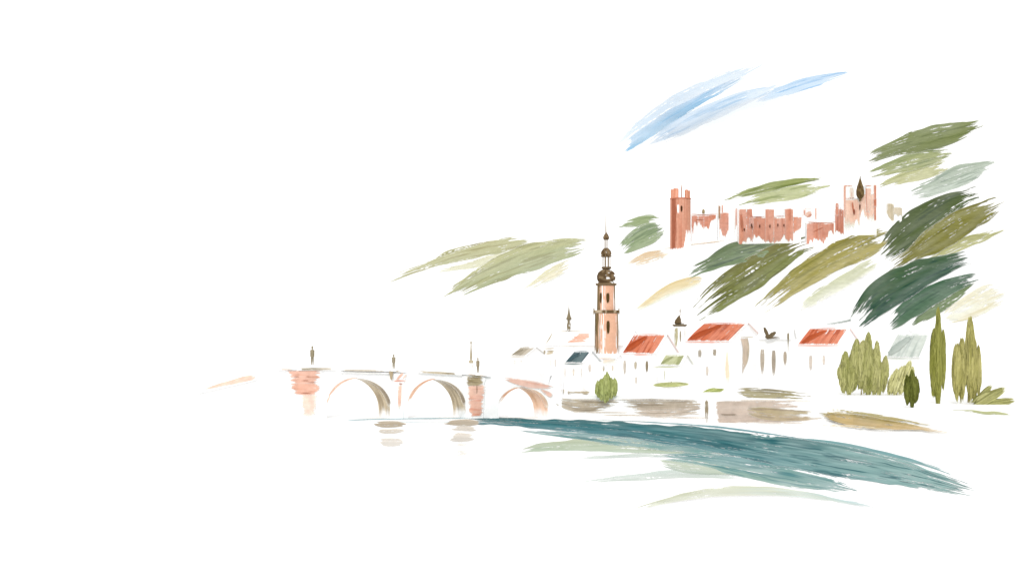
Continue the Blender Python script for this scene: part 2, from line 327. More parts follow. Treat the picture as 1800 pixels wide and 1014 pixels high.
S('woodland', 'topmost green wood sweep with pale lower layers at upper right', 'woodland', 18, [
    ([(1545, 328, 8), (1590, 312, 24), (1630, 300, 30), (1666, 289, 22)], [(188, 190, 140), (202, 202, 160)], dict(accent=(160, 164, 112), r0=28, r1=18, op=(.8, 1))),
    ([(1528, 309, 8), (1570, 294, 28), (1620, 280, 36), (1676, 268, 20)], [(142, 154, 104), (180, 184, 136)], dict(accent=(110, 124, 76), r0=28, r1=22)),
    ([(1520, 281, 6), (1565, 263, 30), (1620, 247, 46), (1670, 234, 42), (1710, 223, 26), (1729, 217, 6)], [(132, 142, 94), (122, 132, 82)], dict(accent=(104, 116, 66), r0=30, r1=34))], WG)
S('woodland', 'pale blue grey wood sweep below the topmost green one', 'woodland', 19, [
    ([(1586, 347, 10), (1640, 328, 34), (1690, 308, 42), (1735, 293, 24), (1750, 289, 6)], [(160, 174, 154), (204, 214, 202)], dict(accent=(140, 156, 140), r0=34, r1=26, op=(.8, 1)))], WG)
S('woodland', 'brown olive wood sweep reaching the right side of the hill', 'woodland', 20, [
    ([(1628, 462, 8), (1690, 430, 24), (1728, 415, 20), (1764, 401, 8)], [(160, 160, 98), (184, 184, 130)], dict(r0=24, r1=40, dry=.25)),
    ([(1560, 476, 10), (1600, 450, 30), (1645, 420, 50), (1695, 389, 50), (1735, 369, 38), (1770, 352, 14)], [(134, 132, 66), (122, 120, 54)], dict(accent=(102, 100, 42), r0=40, r1=34, dry=.15, dend=.5))], WG)
S('woodland', 'darkest forest green wood sweep right of the castle turret', 'woodland', 21, [
    ([(1548, 450, 34), (1588, 414, 58), (1630, 384, 60), (1670, 358, 48), (1700, 345, 26), (1720, 339, 8)], [(78, 92, 52), (86, 102, 60)], dict(accent=(58, 76, 46), r0=26, r1=30, edge=5, dry=.13))], WG)
S('woodland', 'deep blue green wood sweep above the pale grey roof', 'woodland', 22, [
    ([(1603, 572, 14), (1640, 546, 24), (1680, 520, 20), (1714, 496, 8)], [(104, 124, 84), (122, 140, 100)], dict(r0=18, r1=24, accent=(80, 102, 70))),
    ([(1560, 576, 18), (1600, 542, 40), (1650, 512, 38), (1692, 495, 26), (1720, 487, 10)], [(70, 102, 78), (84, 114, 88)], dict(accent=(52, 84, 66), r0=20, r1=26)),
    ([(1500, 572, 30), (1545, 524, 62), (1600, 490, 62), (1650, 468, 46), (1690, 455, 28), (1718, 449, 8)], [(70, 96, 62), (52, 88, 68)], dict(accent=(34, 70, 58), r0=34, r1=34, edge=6)),
    ([(1452, 569, 2), (1475, 566, 3), (1500, 561, 3)], [(120, 140, 124), (80, 108, 90)], dict(r0=6, r1=3, edge=.5))], WG)
MG = 'pale meadow washes on the hillside'
S('meadow', 'tan grass wash under the round castle tower', 'meadow', 31, [
    ([(1098, 468, 5), (1128, 456, 22), (1152, 449, 22), (1182, 441, 10)], [(224, 196, 156), (236, 216, 184)], dict(r0=24, r1=24, op=(.6, 1), fade=(20, 26))),
    ([(1146, 441, 1.5), (1200, 432, 2.4), (1250, 426, 3), (1296, 421, 1.5)], [(226, 204, 172), (226, 204, 172)], dict(r0=10, r1=20, edge=.6, op=(.6, .9)))], MG, 'grass', 0)
S('meadow', 'cream yellow grass wash between the church tower and the olive woods', 'meadow', 32, [
    ([(1100, 555, 4), (1140, 532, 18), (1180, 510, 30), (1214, 498, 28), (1242, 489, 14)], [(226, 204, 150), (240, 230, 196)], dict(r0=30, r1=14, op=(.7, 1), soft=(0, 1.0), fade=(50, 12)))], MG, 'grass', 0)
S('meadow', 'pale cream grass wash behind the cypresses at far right', 'meadow', 33, [
    ([(1656, 562, 22), (1700, 541, 46), (1742, 521, 48), (1780, 508, 30)], [(226, 222, 190), (238, 234, 212)], dict(r0=18, r1=30, op=(.35, .95), fade=(14, 30), accent=(216, 206, 160), dry=.16))], MG, 'grass', 0)

# ------------------------------------------------------------------ clouds: thin blue streaks high in the sky
def cloud(label, z, strokes, seed):
    mb = MB()
    for j, (pts, cols, kw) in enumerate(strokes):
        base = s_level(z - j * 30)
        k_ = dict(r0=40, r1=50, edge=3, mi=0, dry=.12, op=(.5, .95), fade=(30, 60), hl=50, du=2.5, k=.84, br=1.27, lo=.5, sky=True, dend=.5, dside=.4); k_.update(kw); stroke(mb, pts, base, cols, seed + j * 11, **k_)
    tag(mb.build('cloud', M['cloud']), label, 'cloud', 'blue cloud streaks in the sky')
B1, B2 = (168, 204, 236), (206, 226, 244)
cloud('blue streaked cloud, longest and lowest left of the pair over the castle', 420, [
    ([(1068, 274, 4), (1120, 230, 30), (1185, 186, 40), (1250, 152, 34), (1310, 124, 22), (1364, 98, 8)], [(226, 238, 248), (214, 230, 245)], dict(op=(.4, .9), r1=60, r0=60, dry=.3, edge=8, fade=(60, 20))),
    ([(1092, 264, 18), (1128, 240, 26), (1180, 205, 26), (1230, 176, 20), (1290, 145, 14), (1345, 116, 5)], [(196, 220, 242), (164, 208, 236)], dict(accent=(142, 196, 230), r0=24, r1=90, fade=(8, 120))),
    ([(1130, 262, 10), (1180, 232, 30), (1240, 202, 34), (1300, 176, 30), (1345, 160, 18), (1372, 148, 8)], [(204, 224, 242), (228, 239, 249)], dict(accent=(172, 204, 232), soft=(0, .9), fade=(50, 14), r0=40, r1=30))], 401)
cloud('blue streaked cloud, upper right of the pair over the castle', 420, [
    ([(1170, 250, 8), (1250, 212, 30), (1320, 184, 30), (1390, 162, 24), (1450, 150, 14)], [(228, 239, 249), (240, 246, 251)], dict(op=(.3, .8), soft=(0, .9))),
    ([(1320, 180, 14), (1370, 162, 22), (1415, 148, 24), (1460, 136, 16), (1505, 124, 5)], [(190, 216, 240), (214, 231, 246)], dict(accent=(144, 190, 230), r0=40, r1=36, fade=(50, 20)))], 431)

# ------------------------------------------------------------------ bridge
BD = 431.0; fr = s_front(BD - .1); BW, SK = 7.0, -4.2
def top_y(x): return np.interp(x, [120, 300, 345, 450, 487, 600, 690, 760, 820, 875, 930, 975, 1035], [736, 703, 690, 662, 649.5, 650, 652, 654.5, 658, 662, 669.5, 679, 684])
WL = HOR + F * EYE / BD
arches = [(630, 56, 665, 722), (768, 50.5, 667, 722), (920, 43, 681, 722)]
br = thing('stone_bridge', 'old stone arch bridge with pink piers crossing the teal river', 'bridge', P(720, WL, BD) * [1, 1, 0])
def under(x):
    for cx_, r_, cr, sp in arches:
        if abs(x - cx_) < r_: return sp - (sp - cr) * math.sqrt(max(0, 1 - ((x - cx_) / r_) ** 2))
    return None
mb = MB(); off = np.array([SK, BW, 0])
xs = list(np.arange(120, 987.1, 3))
for cx_, r_, cr, sp in arches: xs += [cx_ - r_ + .01, cx_ + r_ - .01, cx_ - r_ * .985, cx_ + r_ * .985, cx_ - r_ * .95, cx_ + r_ * .95]
xs = sorted(xs)
for x0, x1 in zip(xs[:-1], xs[1:]):
    m_ = (x0 + x1) / 2
    if under(m_) is None: b0 = b1 = WL + 4
    else: b0 = under(x0) or 722; b1 = under(x1) or 722
    q = [P(x0, top_y(x0), BD), P(x1, top_y(x1), BD), P(x1, b1, BD), P(x0, b0, BD)]
    mb.add(q + [p + off for p in q], WHITE, [(0, 3, 2, 1), (4, 5, 6, 7), (0, 1, 5, 4)])
mb.build('spandrel_wall', M['plaster'], br)
for i, (cx_, r_, cr, sp) in enumerate(arches):
    # barrel underside, brown wash; the jambs run down to the water
    th = np.linspace(-math.pi / 2, math.pi / 2, 90); ax = cx_ + r_ * np.sin(th); ay = sp - (sp - cr) * np.cos(th)
    ax = np.concatenate([[cx_ - r_] * 6, ax, [cx_ + r_] * 6]); ay = np.concatenate([np.linspace(WL + 1, sp + 1, 6), ay, np.linspace(sp + 1, WL + 1, 6)])
    n = len(ax); V = np.array([[P(a, b, BD) + off * t for t in np.linspace(0, 1, 14)] for a, b in zip(ax, ay)])
    T = np.linspace(0, 1, 14)[None, :] * np.ones((n, 1)); A = np.arange(n)[:, None] * np.ones((1, 14))
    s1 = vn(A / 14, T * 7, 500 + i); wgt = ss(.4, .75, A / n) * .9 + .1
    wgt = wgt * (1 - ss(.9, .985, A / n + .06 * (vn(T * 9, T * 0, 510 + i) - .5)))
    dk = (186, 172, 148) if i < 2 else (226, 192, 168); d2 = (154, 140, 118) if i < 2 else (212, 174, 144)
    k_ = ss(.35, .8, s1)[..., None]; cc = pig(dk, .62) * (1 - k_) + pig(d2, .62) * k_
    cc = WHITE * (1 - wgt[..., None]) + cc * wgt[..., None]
    mb = MB(); mb.grid(V, rgba(cc)); mb.build('arch_barrel', M['stone'], br)
    mb = MB()
    def arc(t0, t1, r_add): return [(cx_ + (r_ + r_add) * math.sin(t), sp - (sp - cr + r_add) * math.cos(t)) for t in np.linspace(t0, t1, 7)]
    pk = [(226, 190, 166), (222, 178, 150)] if i else [(230, 196, 176), (226, 188, 164)]
    ws = [3.5, 6, 7, 6.5, 5.5, 4, 2]
    stroke(mb, [(a, b, c) for (a, b), c in zip(arc(-1.42, .1, 1.0), ws)], fr, pk, 520 + i, r0=16, r1=16, edge=1.2, dry=.12, accent=(214, 160, 130), hl=18, mi=0)
    stroke(mb, [(a, b, 1.4) for a, b in arc(-.5, 1.35, 5.0)], s_front(BD - .14), [(214, 204, 188), (214, 204, 188)], 530 + i, r0=6, r1=18, edge=.3, dry=.2, mi=0, op=(.5, .9))
    stroke(mb, [(a, b, c) for (a, b), c in zip(arc(.05, 1.5, -1.0), [1.5, 3, 5, 7, 8, 8, 6])], s_front(BD - .18), [dk, d2], 540 + i, r0=5, r1=16, edge=1.2, dry=.08, mi=0, accent=(128, 112, 92) if i < 2 else (190, 160, 110), fade=(0, 14))
    mb.build('arch_ring', M['stonewash'], br)
def pier(poly, d, depth): m = MB(); m.prism(poly, d, depth); return m
def PF(o): return s_front(BD - o)
PK, PK2, PKD = (230, 184, 164), (230, 180, 158), (200, 134, 110)
mb = pier([(505, 651), (566, 651), (560, 690), (553, 700), (551, WL + 1), (528, WL + 1), (524, 700), (512, 690)], BD - .5, 1.0)
f = s_front(BD - .6 - .08)
patch(mb, [(500, 650), (568, 650), (560, 676), (508, 676)], f, [PK, PK2], 551, r0=13, r1=11, edge=2, accent=(205, 145, 118), hl=14, dry=.1)
patch(mb, [(506, 672), (566, 671), (557, 696), (512, 694)], s_front(BD - .6 - .12), [PK2, (226, 168, 142)], 552, r0=12, r1=11, edge=3, accent=(205, 140, 112), hl=14, dry=.1)
patch(mb, [(526, 692), (558, 693), (553, 737), (530, 735)], f, [(240, 206, 186), (244, 220, 206)], 553, r0=6, r1=6, edge=2, op=(.8, 1), hl=14, soft=(0, .5))
for k_, (x0, x1, y) in enumerate([(514, 527, 662), (537, 544, 662), (529, 545, 669), (540, 562, 672), (528, 548, 691), (516, 524, 668)]):
    stroke(mb, [(x0, y, 1.5), ((x0 + x1) / 2, y - .4, 2.6), (x1, y, 1.5)], s_front(BD - .6 - .2), [PKD, (180, 116, 90)], 560 + k_, r0=3, r1=3, over=True, edge=.6, op=(.5, .9))
mb.build('pier', [M['plaster'], M['stonewash']], br)
mb = pier([(690, 656), (716, 656), (710, 672), (709, WL + 1), (694, WL + 1), (694, 672)], BD - .5, 1.0)
patch(mb, [(698, 674), (699, 722), (705, 722), (707, 674)], f, [(240, 200, 180), (238, 194, 172)], 571, r0=3, r1=14, edge=.8, op=(.9, 1), fade=(0, 16))
stroke(mb, [(689, 670, 2), (700, 669, 4), (716, 669, 2)], s_front(BD - .6 - .14), [(226, 170, 150), (214, 140, 116)], 572, r0=5, r1=5, edge=.6)
stroke(mb, [(697, 668, 4), (703, 661, 6), (709, 655, 4)], f, [PK, PK2], 573, r0=3, r1=3, edge=1)
stroke(mb, [(707, 667, 3), (712, 661, 5), (716, 656, 3)], f, [PK, PK], 574, r0=3, r1=3, edge=1, op=(.6, .9))
stroke(mb, [(700, 674, 2), (704, 674.5, 3), (708, 674, 2)], s_front(BD - .6 - .2), [(160, 96, 72), (190, 120, 96)], 575, r0=2, r1=2, over=True, edge=.3)
mb.build('pier', [M['plaster'], M['stonewash']], br)
mb = pier([(812, 662), (822, 657), (844, 658), (854, 665), (850, 676), (852, 680), (849, WL + 1), (823, WL + 1), (820, 680), (820, 676)], BD - .5, 1.0)
patch(mb, [(818, 676), (856, 673), (850, 704), (820, 704)], f, [(240, 200, 180), PK], 581, r0=6, r1=6, edge=1, accent=(220, 154, 130), hl=12)
patch(mb, [(820, 700), (852, 700), (849, 732), (826, 732)], s_front(BD - .6 - .12), [PK, PK2], 582, r0=7, r1=6, edge=2, accent=(218, 150, 126), hl=12)
patch(mb, [(812, 657), (852, 659), (848, 680), (822, 678)], s_front(BD - .6 - .2), [(176, 162, 126), (164, 148, 114)], 583, r0=7, r1=7, edge=3, accent=(132, 116, 84), hl=14)
stroke(mb, [(838, 676, 1.6), (838.4, 686, 1.8), (838, 694, 1.2)], s_front(BD - .6 - .3), [(120, 90, 62), (130, 96, 70)], 584, r0=1, r1=3, over=True, edge=.2)
mb.build('pier', [M['plaster'], M['stonewash']], br)
def ledge(x0, y0, x1, y1, h, cols, seed, parent, d=BD - 1.2, proud=1.2, name='parapet', **kw):
    m = MB(); m.prism([(x0, y0 - h / 2), (x1, y1 - h / 2), (x1, y1 + h / 2), (x0, y0 + h / 2)], d, proud, WHITE)
    k_ = dict(r0=10, r1=12, edge=.25, dry=.06, hl=30, dside=.05); k_.update(kw)
    stroke(m, [(x0, y0, h * .9), ((x0 + x1) / 2, (y0 + y1) / 2, h * 1.25), (x1, y1, h * .8)], s_front(d - .06), cols, seed, **k_)
    return m.build(name, [M['plaster'], M['stonewash']], parent)
G1, G2 = (178, 168, 148), (200, 188, 164)
ledge(487, 649, 520, 649, 2.4, [(232, 196, 176), (236, 206, 190)], 591, br)
ledge(524, 648.5, 590, 648, 4.2, [(150, 140, 116), (186, 176, 156)], 592, br, cend=(206, 196, 178))
ledge(598, 650.2, 684, 651.6, 2.8, [(196, 184, 162), (208, 196, 174)], 593, br)
ledge(598, 654, 684, 655.8, 1.4, [(216, 204, 186), (220, 208, 190)], 594, br, name='string_course', op=(.5, .9))
ledge(680, 651.5, 714, 653, 2.8, [(160, 148, 124), (196, 184, 164)], 595, br, d=BD - .6 - .2)
ledge(734, 653, 812, 657.4, 4, [(182, 170, 144), (206, 192, 164)], 596, br, accent=(140, 126, 98))
ledge(812, 656.5, 862, 661, 2, [(206, 186, 166), (226, 200, 184)], 597, br)
mb = MB(); mb.prism([(684, 653), (691, 653), (689, 668), (686, 666)], BD - 1.5, .6, pig((176, 160, 132), .85)); mb.build('bracket', M['stone'], br)
mb = MB()
stroke(mb, [(874, 661.5, 1.5), (915, 667, 5), (950, 674, 6), (978, 681, 2)], PF(.2), [(240, 204, 190), (236, 196, 180)], 601, r0=20, r1=14, edge=1, mi=0)
stroke(mb, [(888, 667, 5), (915, 672, 13), (945, 678, 13), (974, 681, 6)], PF(.25), [(236, 192, 174), (240, 200, 184)], 602, r0=14, r1=14, edge=2, accent=(228, 172, 150), mi=0)
stroke(mb, [(950, 684, 4), (965, 693, 9), (972, 699, 4)], PF(.22), [(236, 192, 174), (240, 200, 184)], 603, r0=4, r1=4, edge=1, mi=0)
mb.build('stone_facing', M['stonewash'], br)
mb = MB(); mb.prism([(345, 687), (390, 672), (430, 662), (452, 657), (452, 667), (430, 673), (390, 682), (345, 692)], BD - 1, .9, WHITE)
stroke(mb, [(343, 689, 2), (388, 676, 8), (430, 666, 12), (451, 662, 9)], s_front(BD - 1.1), [(236, 202, 180), (240, 212, 194)], 605, r0=30, r1=10, edge=1.5, accent=(228, 186, 160), fade=(30, 0))
mb.build('ramp_wall', [M['plaster'], M['stonewash']], br)

def statue(label, xc, yh, yf, wd, d=BD - .5, c=(150, 138, 112)):
    t = thing('statue', label, 'statue', P(xc, yf + 4, d), 'stone statues standing on the bridge parapet')
    H_ = yf - yh; cc = pig(c, .85); fn = lambda s_, Y, T: rgba(cc * (.85 + .3 * vn(T * 2, Y / 2, 7))[..., None])
    m = MB(); e = [0, .06, .12, .16, .18, .24, .3, .42, .55, .62]; hw = [.02, .30, .34, .2, .16, .55, .62, .5, .56, .5]
    m.lathe([(a * wd / 2 + .05, yh + H_ * b) for a, b in zip(hw, e)], xc, d, fn, seg=16)
    for s_ in (-1, 1):
        m.lathe([(.26 * wd / 2, yh + H_ * .6), (.25 * wd / 2, yh + H_ * .78), (.16 * wd / 2, yh + H_ * .96), (.24 * wd / 2, yf)], xc + s_ * .27 * wd / 2, d, fn, seg=12)
        m.lathe([(.1 * wd / 2, yh + H_ * .22), (.15 * wd / 2, yh + H_ * .26), (.12 * wd / 2, yh + H_ * .4), (.1 * wd / 2, yh + H_ * .58)], xc + s_ * .62 * wd / 2, d, fn, seg=10)
    m.build('figure', M['stone'], t)
    m = MB(); m.prism([(xc - wd * .45, yf), (xc + wd * .45, yf), (xc + wd * .55, yf + 4.5), (xc - wd * .55, yf + 4.5)], d - 1, 2, WHITE); m.build('plinth', M['plaster'], t)
statue('largest grey statue on the bridge, above the brick pink left pier', 549, 607.5, 641, 10, c=(150, 140, 116))
statue('slim grey statue on the bridge between the first two arches', 692, 622, 648, 8.5, c=(160, 150, 128))
statue('slim grey brown statue on the bridge above the tall pink pier', 840, 628, 655, 8, c=(160, 146, 122))

# faint spire beyond the bridge
d0 = 622.0
t = thing('spire', 'faint thin spire with round collar seen just beyond the bridge', 'spire', P(828, 655, d0))
gy = pig((176, 164, 140), .9); fn = lambda s_, Y, T: rgba(gy * (.9 + .2 * vn(T * 1.3, Y / 6, 3))[..., None])
m = MB(); m.lathe([(.6, 599), (1.5, 602), (.8, 605), (1., 612), (2.2, 626), (1.6, 632)], 828, d0, fn, 20); m.build('spire_top', M['stone'], t)
m = MB(); m.lathe([(1.2, 632.1), (4, 634), (4.4, 636), (3, 638)], 828, d0, lambda s_, Y, T: rgba(np.broadcast_to(pig((190, 178, 152), .85), T.shape + (3,))), 20); m.build('collar', M['stone'], t)
m = MB(); m.lathe([(3, 638.1), (3.2, 684)], 828, d0, lambda s_, Y, T: rgba(WHITE * np.ones(T.shape + (3,))), 16)
for x in (824.5, 831): stroke(m, [(x, 639, 2), (x, 644, 2.4), (x, 651, 1)], s_cyl(828, d0, 3.6), [(206, 196, 180), (220, 212, 198)], int(x), r0=1, r1=4, edge=.3)
m.build('shaft', [M['plaster'], M['stonewash']], t)

# ------------------------------------------------------------------ quay wall and bank
qd = lambda x: np.interp(x, [985, 1000, 1430, 1470], [431, 430, 404, 402])
qw = thing('quay_wall', 'long grey brown stone quay wall along the teal river', 'wall', P(1215, 738, 417) * [1, 1, 0])
m = MB()
xs_ = np.linspace(978, 1436, 40); A_ = np.stack([np.stack([P(x, HOR + F * (EYE - z) / qd(x), qd(x)) for z in (7.2, 3.5, -1)]) for x in xs_])
m.grid(A_, rgba(np.broadcast_to(WHITE, A_.shape[:2] + (3,)))); B_ = A_ + np.array([0, 1.6, 0]); m.grid(B_, rgba(np.broadcast_to(WHITE, A_.shape[:2] + (3,))))
m.grid(np.stack([A_[:, 0], B_[:, 0]], 1), rgba(np.broadcast_to(WHITE, (40, 2, 3)))); m.build('wall', M['plaster'], qw)
def s_quay(o):
    def f_(px, py):
        d = qd(px) - o; return np.stack([(px - CX) / F * d, d, EYE - (py - HOR) / F * d], -1)
    return f_
Q1, Q2, QD = (190, 174, 156), (174, 162, 144), (146, 132, 112)
m = MB()
kq = dict(mi=0, dry=.12, dend=.55, hl=40, accent=QD, blunt=.6, br=1.1, k=.86)
stroke(m, [(974, 704, 8), (1010, 712, 24), (1050, 712, 24), (1088, 712, 12)], s_quay(.1), [(186, 172, 148), (192, 178, 158)], 611, r0=34, r1=34, edge=3, **kq)
stroke(m, [(1080, 708, 12), (1120, 711, 24), (1180, 712, 24), (1232, 712, 20)], s_quay(.1), [Q2, Q1], 612, r0=44, r1=22, edge=3, **kq)
stroke(m, [(1110, 726, 6), (1160, 726, 16), (1200, 724, 14), (1234, 720, 8)], s_quay(.2), [Q1, (200, 186, 170)], 613, r0=34, r1=24, edge=3, **kq)
patch(m, [(1257, 704), (1400, 702), (1410, 742), (1260, 745)], s_quay(.1), [(200, 184, 170), (196, 178, 164)], 614, r0=3, r1=70, edge=2, mi=0, dry=.08, dend=.3, hl=40, accent=(182, 166, 152), br=1.1, k=.86)
stroke(m, [(1312, 722, 14), (1350, 727, 26), (1400, 730, 24), (1452, 730, 10)], s_quay(.3), [(170, 158, 122), (180, 162, 136)], 615, r0=14, r1=60, edge=3, **kq)
stroke(m, [(1264, 728, 2), (1280, 728.5, 3), (1300, 728, 2)], s_quay(.4), [(150, 136, 118), (150, 136, 118)], 616, r0=3, r1=8, edge=.4, mi=0, over=True)
for k_, (x0, x1, y) in enumerate(((985, 1230, 703), (1000, 1120, 724), (1075, 1235, 702), (1040, 1180, 729), (1130, 1250, 733), (1270, 1436, 703), (1300, 1436, 742), (1330, 1436, 746), (1185, 1250, 727))):
    stroke(m, [(x0, y, 2), ((x0 + x1) / 2, y + .5, 3.4), (x1, y + 1, 2)], s_quay(.15), [(206, 192, 176), (196, 182, 164)], 630 + k_, r0=20, r1=30, edge=.5, mi=0, dry=.25, br=1.1, k=.86)
m.build('stone_facing', M['stonewash'], qw)
m = MB()
m.lathe([(.6, 703), (2.6, 706), (3, 716), (2.6, 727), (1.6, 737), (.8, 752)], 1242, 416 - 2.2, lambda s_, Y, T: rgba((lambda k: pig((150, 136, 112), .85) * (1 - k) + WHITE * k)(np.clip(ss(726, 752, Y) * .8 + .5 * ss(.6, .9, vn(T * 3, Y / 8, 4)), 0, 1)[..., None])), 20)
tag(m.build('mooring_post', M['stone']), 'brown wooden mooring post standing in front of the gap in the quay wall', 'post')
def bank(label, seed, strokes, cat='bank', name='grass_bank', mat='grass'):
    mb = MB()
    for j, (pts, cols, kw) in enumerate(strokes):
        k_ = dict(r0=30, r1=40, edge=3, dry=.14, dend=.6, mi=0, hl=40, blunt=.45); k_.update(kw); stroke(mb, pts, s_land(1.0 + .8 * j), cols, seed + j * 5, **k_)
    tag(mb.build(name, M[mat]), label, cat, 'strips of bank along the river', 'stuff')
bank('olive brown bank strip lying above the quay wall right of centre', 621, [([(1292, 688, 14), (1330, 691, 22), (1385, 694, 18), (1446, 698, 6)], [(160, 150, 112), (186, 178, 142)], dict(accent=(130, 120, 88), r0=16, r1=70))])
bank('ochre and olive bank strip sloping to the river at right', 622, [
    ([(1434, 724, 10), (1480, 728, 22), (1560, 736, 14), (1640, 748, 5)], [(176, 166, 108), (196, 176, 120)], dict(accent=(150, 140, 84), r0=20, r1=90)),
    ([(1444, 728, 12), (1500, 738, 24), (1570, 746, 18), (1630, 754, 10), (1688, 763, 3)], [(174, 156, 96), (214, 186, 136)], dict(accent=(150, 132, 76), r0=26, r1=70, cend=(226, 200, 158))),
    ([(1440, 746, 3), (1510, 750, 5), (1580, 756, 3)], [(216, 196, 150), (220, 200, 160)], dict(r0=20, r1=30, dry=.3, edge=1))])
bank('small grey brown bank strip between the bridge end and the quay tree', 623, [([(972, 685, 6), (1000, 687.5, 13), (1026, 688.5, 13), (1040, 690, 8)], [(196, 182, 154), (182, 168, 138)], dict(accent=(160, 146, 116), r0=26, r1=8))])
bank('green bank strip under the leaning bush at far right', 624, [([(1664, 720, 2), (1705, 722, 6), (1740, 725, 9), (1780, 728, 3)], [(196, 200, 150), (180, 184, 130)], dict(r0=24, r1=16))])

# ------------------------------------------------------------------ houses
def dof(yb): return 57500.0 / (yb - 561)
def win(parent, x, y0, y1, wd, surf, c=(176, 168, 152), seed=1, name='window', fadeb=.5, op=(.8, 1)):
    m = MB(); h_ = y1 - y0
    wd = wd * 1.25
    stroke(m, [(x, y0, wd * .7), (x, y0 + h_ * .3, wd), (x, y0 + h_ * .65, wd * .85), (x, y1, wd * .4)], surf, [c, c], seed, r0=1, r1=h_ * .25, edge=.1, dry=.02, dend=.1, dside=.05, mi=0, fade=(0, h_ * fadeb), du=1, dv=.4, op=op, k=.9, over=True)
    m.build(name, M['pane'], parent)
def house(label, xl, xc, xr, ye, yp, yb, th=30, roof=((208, 106, 68), (230, 144, 112)), accent=(176, 78, 44), rr=14, seed=700, eave=True, wins=(), gwins=(), rakes=True, oph=(.9, 1), kk=1.0,
          group='houses of the old town by the river', painted=1.0, kind='house', parent=None, d=None):
    d = d or dof(yb); th = R(th); C_ = P(xc, ye, d); a = np.array([-math.cos(th), math.sin(th), 0]); b = np.array([math.sin(th), math.cos(th), 0])
    rl, rq = (xl - CX) / F, (xr - CX) / F
    Ln = (C_[0] - rl * C_[1]) / (math.cos(th) + rl * math.sin(th)); Wd = (rq * C_[1] - C_[0]) / (math.sin(th) - rq * math.cos(th))
    pk = C_ + b * Wd / 2; zr = EYE - (yp - HOR) / F * pk[1]; zg = float(land(C_[0], C_[1])) - 1.5
    up = np.array([0, 0, 1.0]); rid = np.array([pk[0], pk[1], zr]); E0, E1 = C_ + a * Ln, C_ + a * Ln + b * Wd; C1 = C_ + b * Wd; rid2 = rid + a * Ln
    if parent is None: t = thing(kind, label, 'house' if kind == 'house' else kind.replace('_', ' '), (C_[0], C_[1], zg + 1.5), group)
    else: t = parent
    m = MB(); g_ = lambda p: np.array([p[0], p[1], zg])
    V = [C_, E0, E1, C1, g_(C_), g_(E0), g_(E1), g_(C1), rid, rid2]
    m.add(V, WHITE, [(0, 4, 5, 1), (1, 5, 6, 9 - 0) if False else (1, 5, 6, 2), (2, 6, 7, 3), (3, 7, 4, 0), (0, 8, 3), (1, 2, 9), (0, 1, 9, 8), (2, 3, 8, 9)])
    wall = m.build('wall', M['plaster'], t)
    # roof: two slabs with overhang; the near slope carries the tile wash
    nrm = np.cross(a, rid - C_); nrm /= np.linalg.norm(nrm)
    if nrm[2] < 0: nrm = -nrm
    m = MB(); sl = rid - C_; ov = sl / np.linalg.norm(sl) * .7
    m.box(C_ - ov - a * .5 + nrm * .05, a * (Ln + 1), sl + ov, nrm * .35)
    slb = rid - C1; ovb = slb / np.linalg.norm(slb) * .7; nb = np.cross(slb, a); nb /= np.linalg.norm(nb); nb = nb if nb[2] > 0 else -nb
    m.box(C1 - ovb - a * .5 + nb * .05, a * (Ln + 1), slb + ovb, nb * .33, pig(roof[1]) * .35 + WHITE * .65)
    sr = s_plane(C_, nrm, .5)
    pe0, pe1, pr1, pr0 = proj(E0 - ov), proj(C_ - ov), proj(rid), proj(rid2)
    if painted:
        patch(m, [pr0, pe0, pe1, pr1], sr, [roof[0], roof[1]], seed, r0=1.5, r1=2.5, edge=1.5 + rr * .18, dry=.06, dend=.1, accent=accent, dside=.25, hl=18, op=oph, mi=1, du=1, dv=.7, k=kk)
        L_ = lambda u_, v_: tuple(pr0[i_] * (1 - u_) * (1 - v_) + pr1[i_] * u_ * (1 - v_) + pe0[i_] * (1 - u_) * v_ + pe1[i_] * u_ * v_ for i_ in (0, 1)); w_ = (pe0[1] - pr0[1]) * .42
        stroke(m, [L_(.06, .9) + (w_ * .6,), L_(.2, .6) + (w_,), L_(.36, .3) + (w_ * .8,), L_(.5, .1) + (w_ * .5,)], s_plane(C_, nrm, .6), [accent, roof[0]], seed + 9, r0=6, r1=6, edge=3, mi=1, op=(.6, 1), fade=(5, 8), soft=(.5, .5), k=kk, over=True)
        stroke(m, [(pr0[0] - 1, pr0[1], 1.5), ((pr0[0] + pr1[0]) / 2, pr0[1] - .5, 2.4), (pr1[0] + 2, pr1[1] - .2, 1.2)], s_plane(C_, nrm, .62), [accent, roof[0]], seed + 4, r0=2, r1=8, edge=.4)
    if eave:
        stroke(m, [(pe0[0] - 4, pe0[1] + 1.5, 1.5), ((pe0[0] + pe1[0]) / 2, pe1[1] + 1.2, 3.4), (pe1[0] + 2, pe1[1] + 1, 1.8)], s_front(min(pe0[1], d) * 0 + d - 1.5), [roof[0], roof[1]], seed + 5, r0=5, r1=7, edge=.5)
    if rakes:
        c1 = proj(C1)
        for (q0, q1, s_) in ((pe1, pr1, 1), (pr1, c1, 2)):
            stroke(m, [(q0[0], q0[1], 1.6), ((q0[0] + q1[0]) / 2, (q0[1] + q1[1]) / 2, 2.4), (q1[0], q1[1], 1.4)], s_plane(C_, a, .6 if s_ == 1 else .7), [(238, 196, 176), (236, 190, 170)], seed + 5 + s_, r0=5, r1=5, edge=.5, op=(.6, .95))
    m.build('roof', [M['plaster'], M['tile']], t)
    sw = s_plane(C_, b, .1); sg = s_plane(C_, a, .1)
    for k_, w_ in enumerate(wins): win(t, w_[0], w_[1], w_[2], w_[3], sw, w_[4] if len(w_) > 4 else (178, 168, 152), seed + 20 + k_)
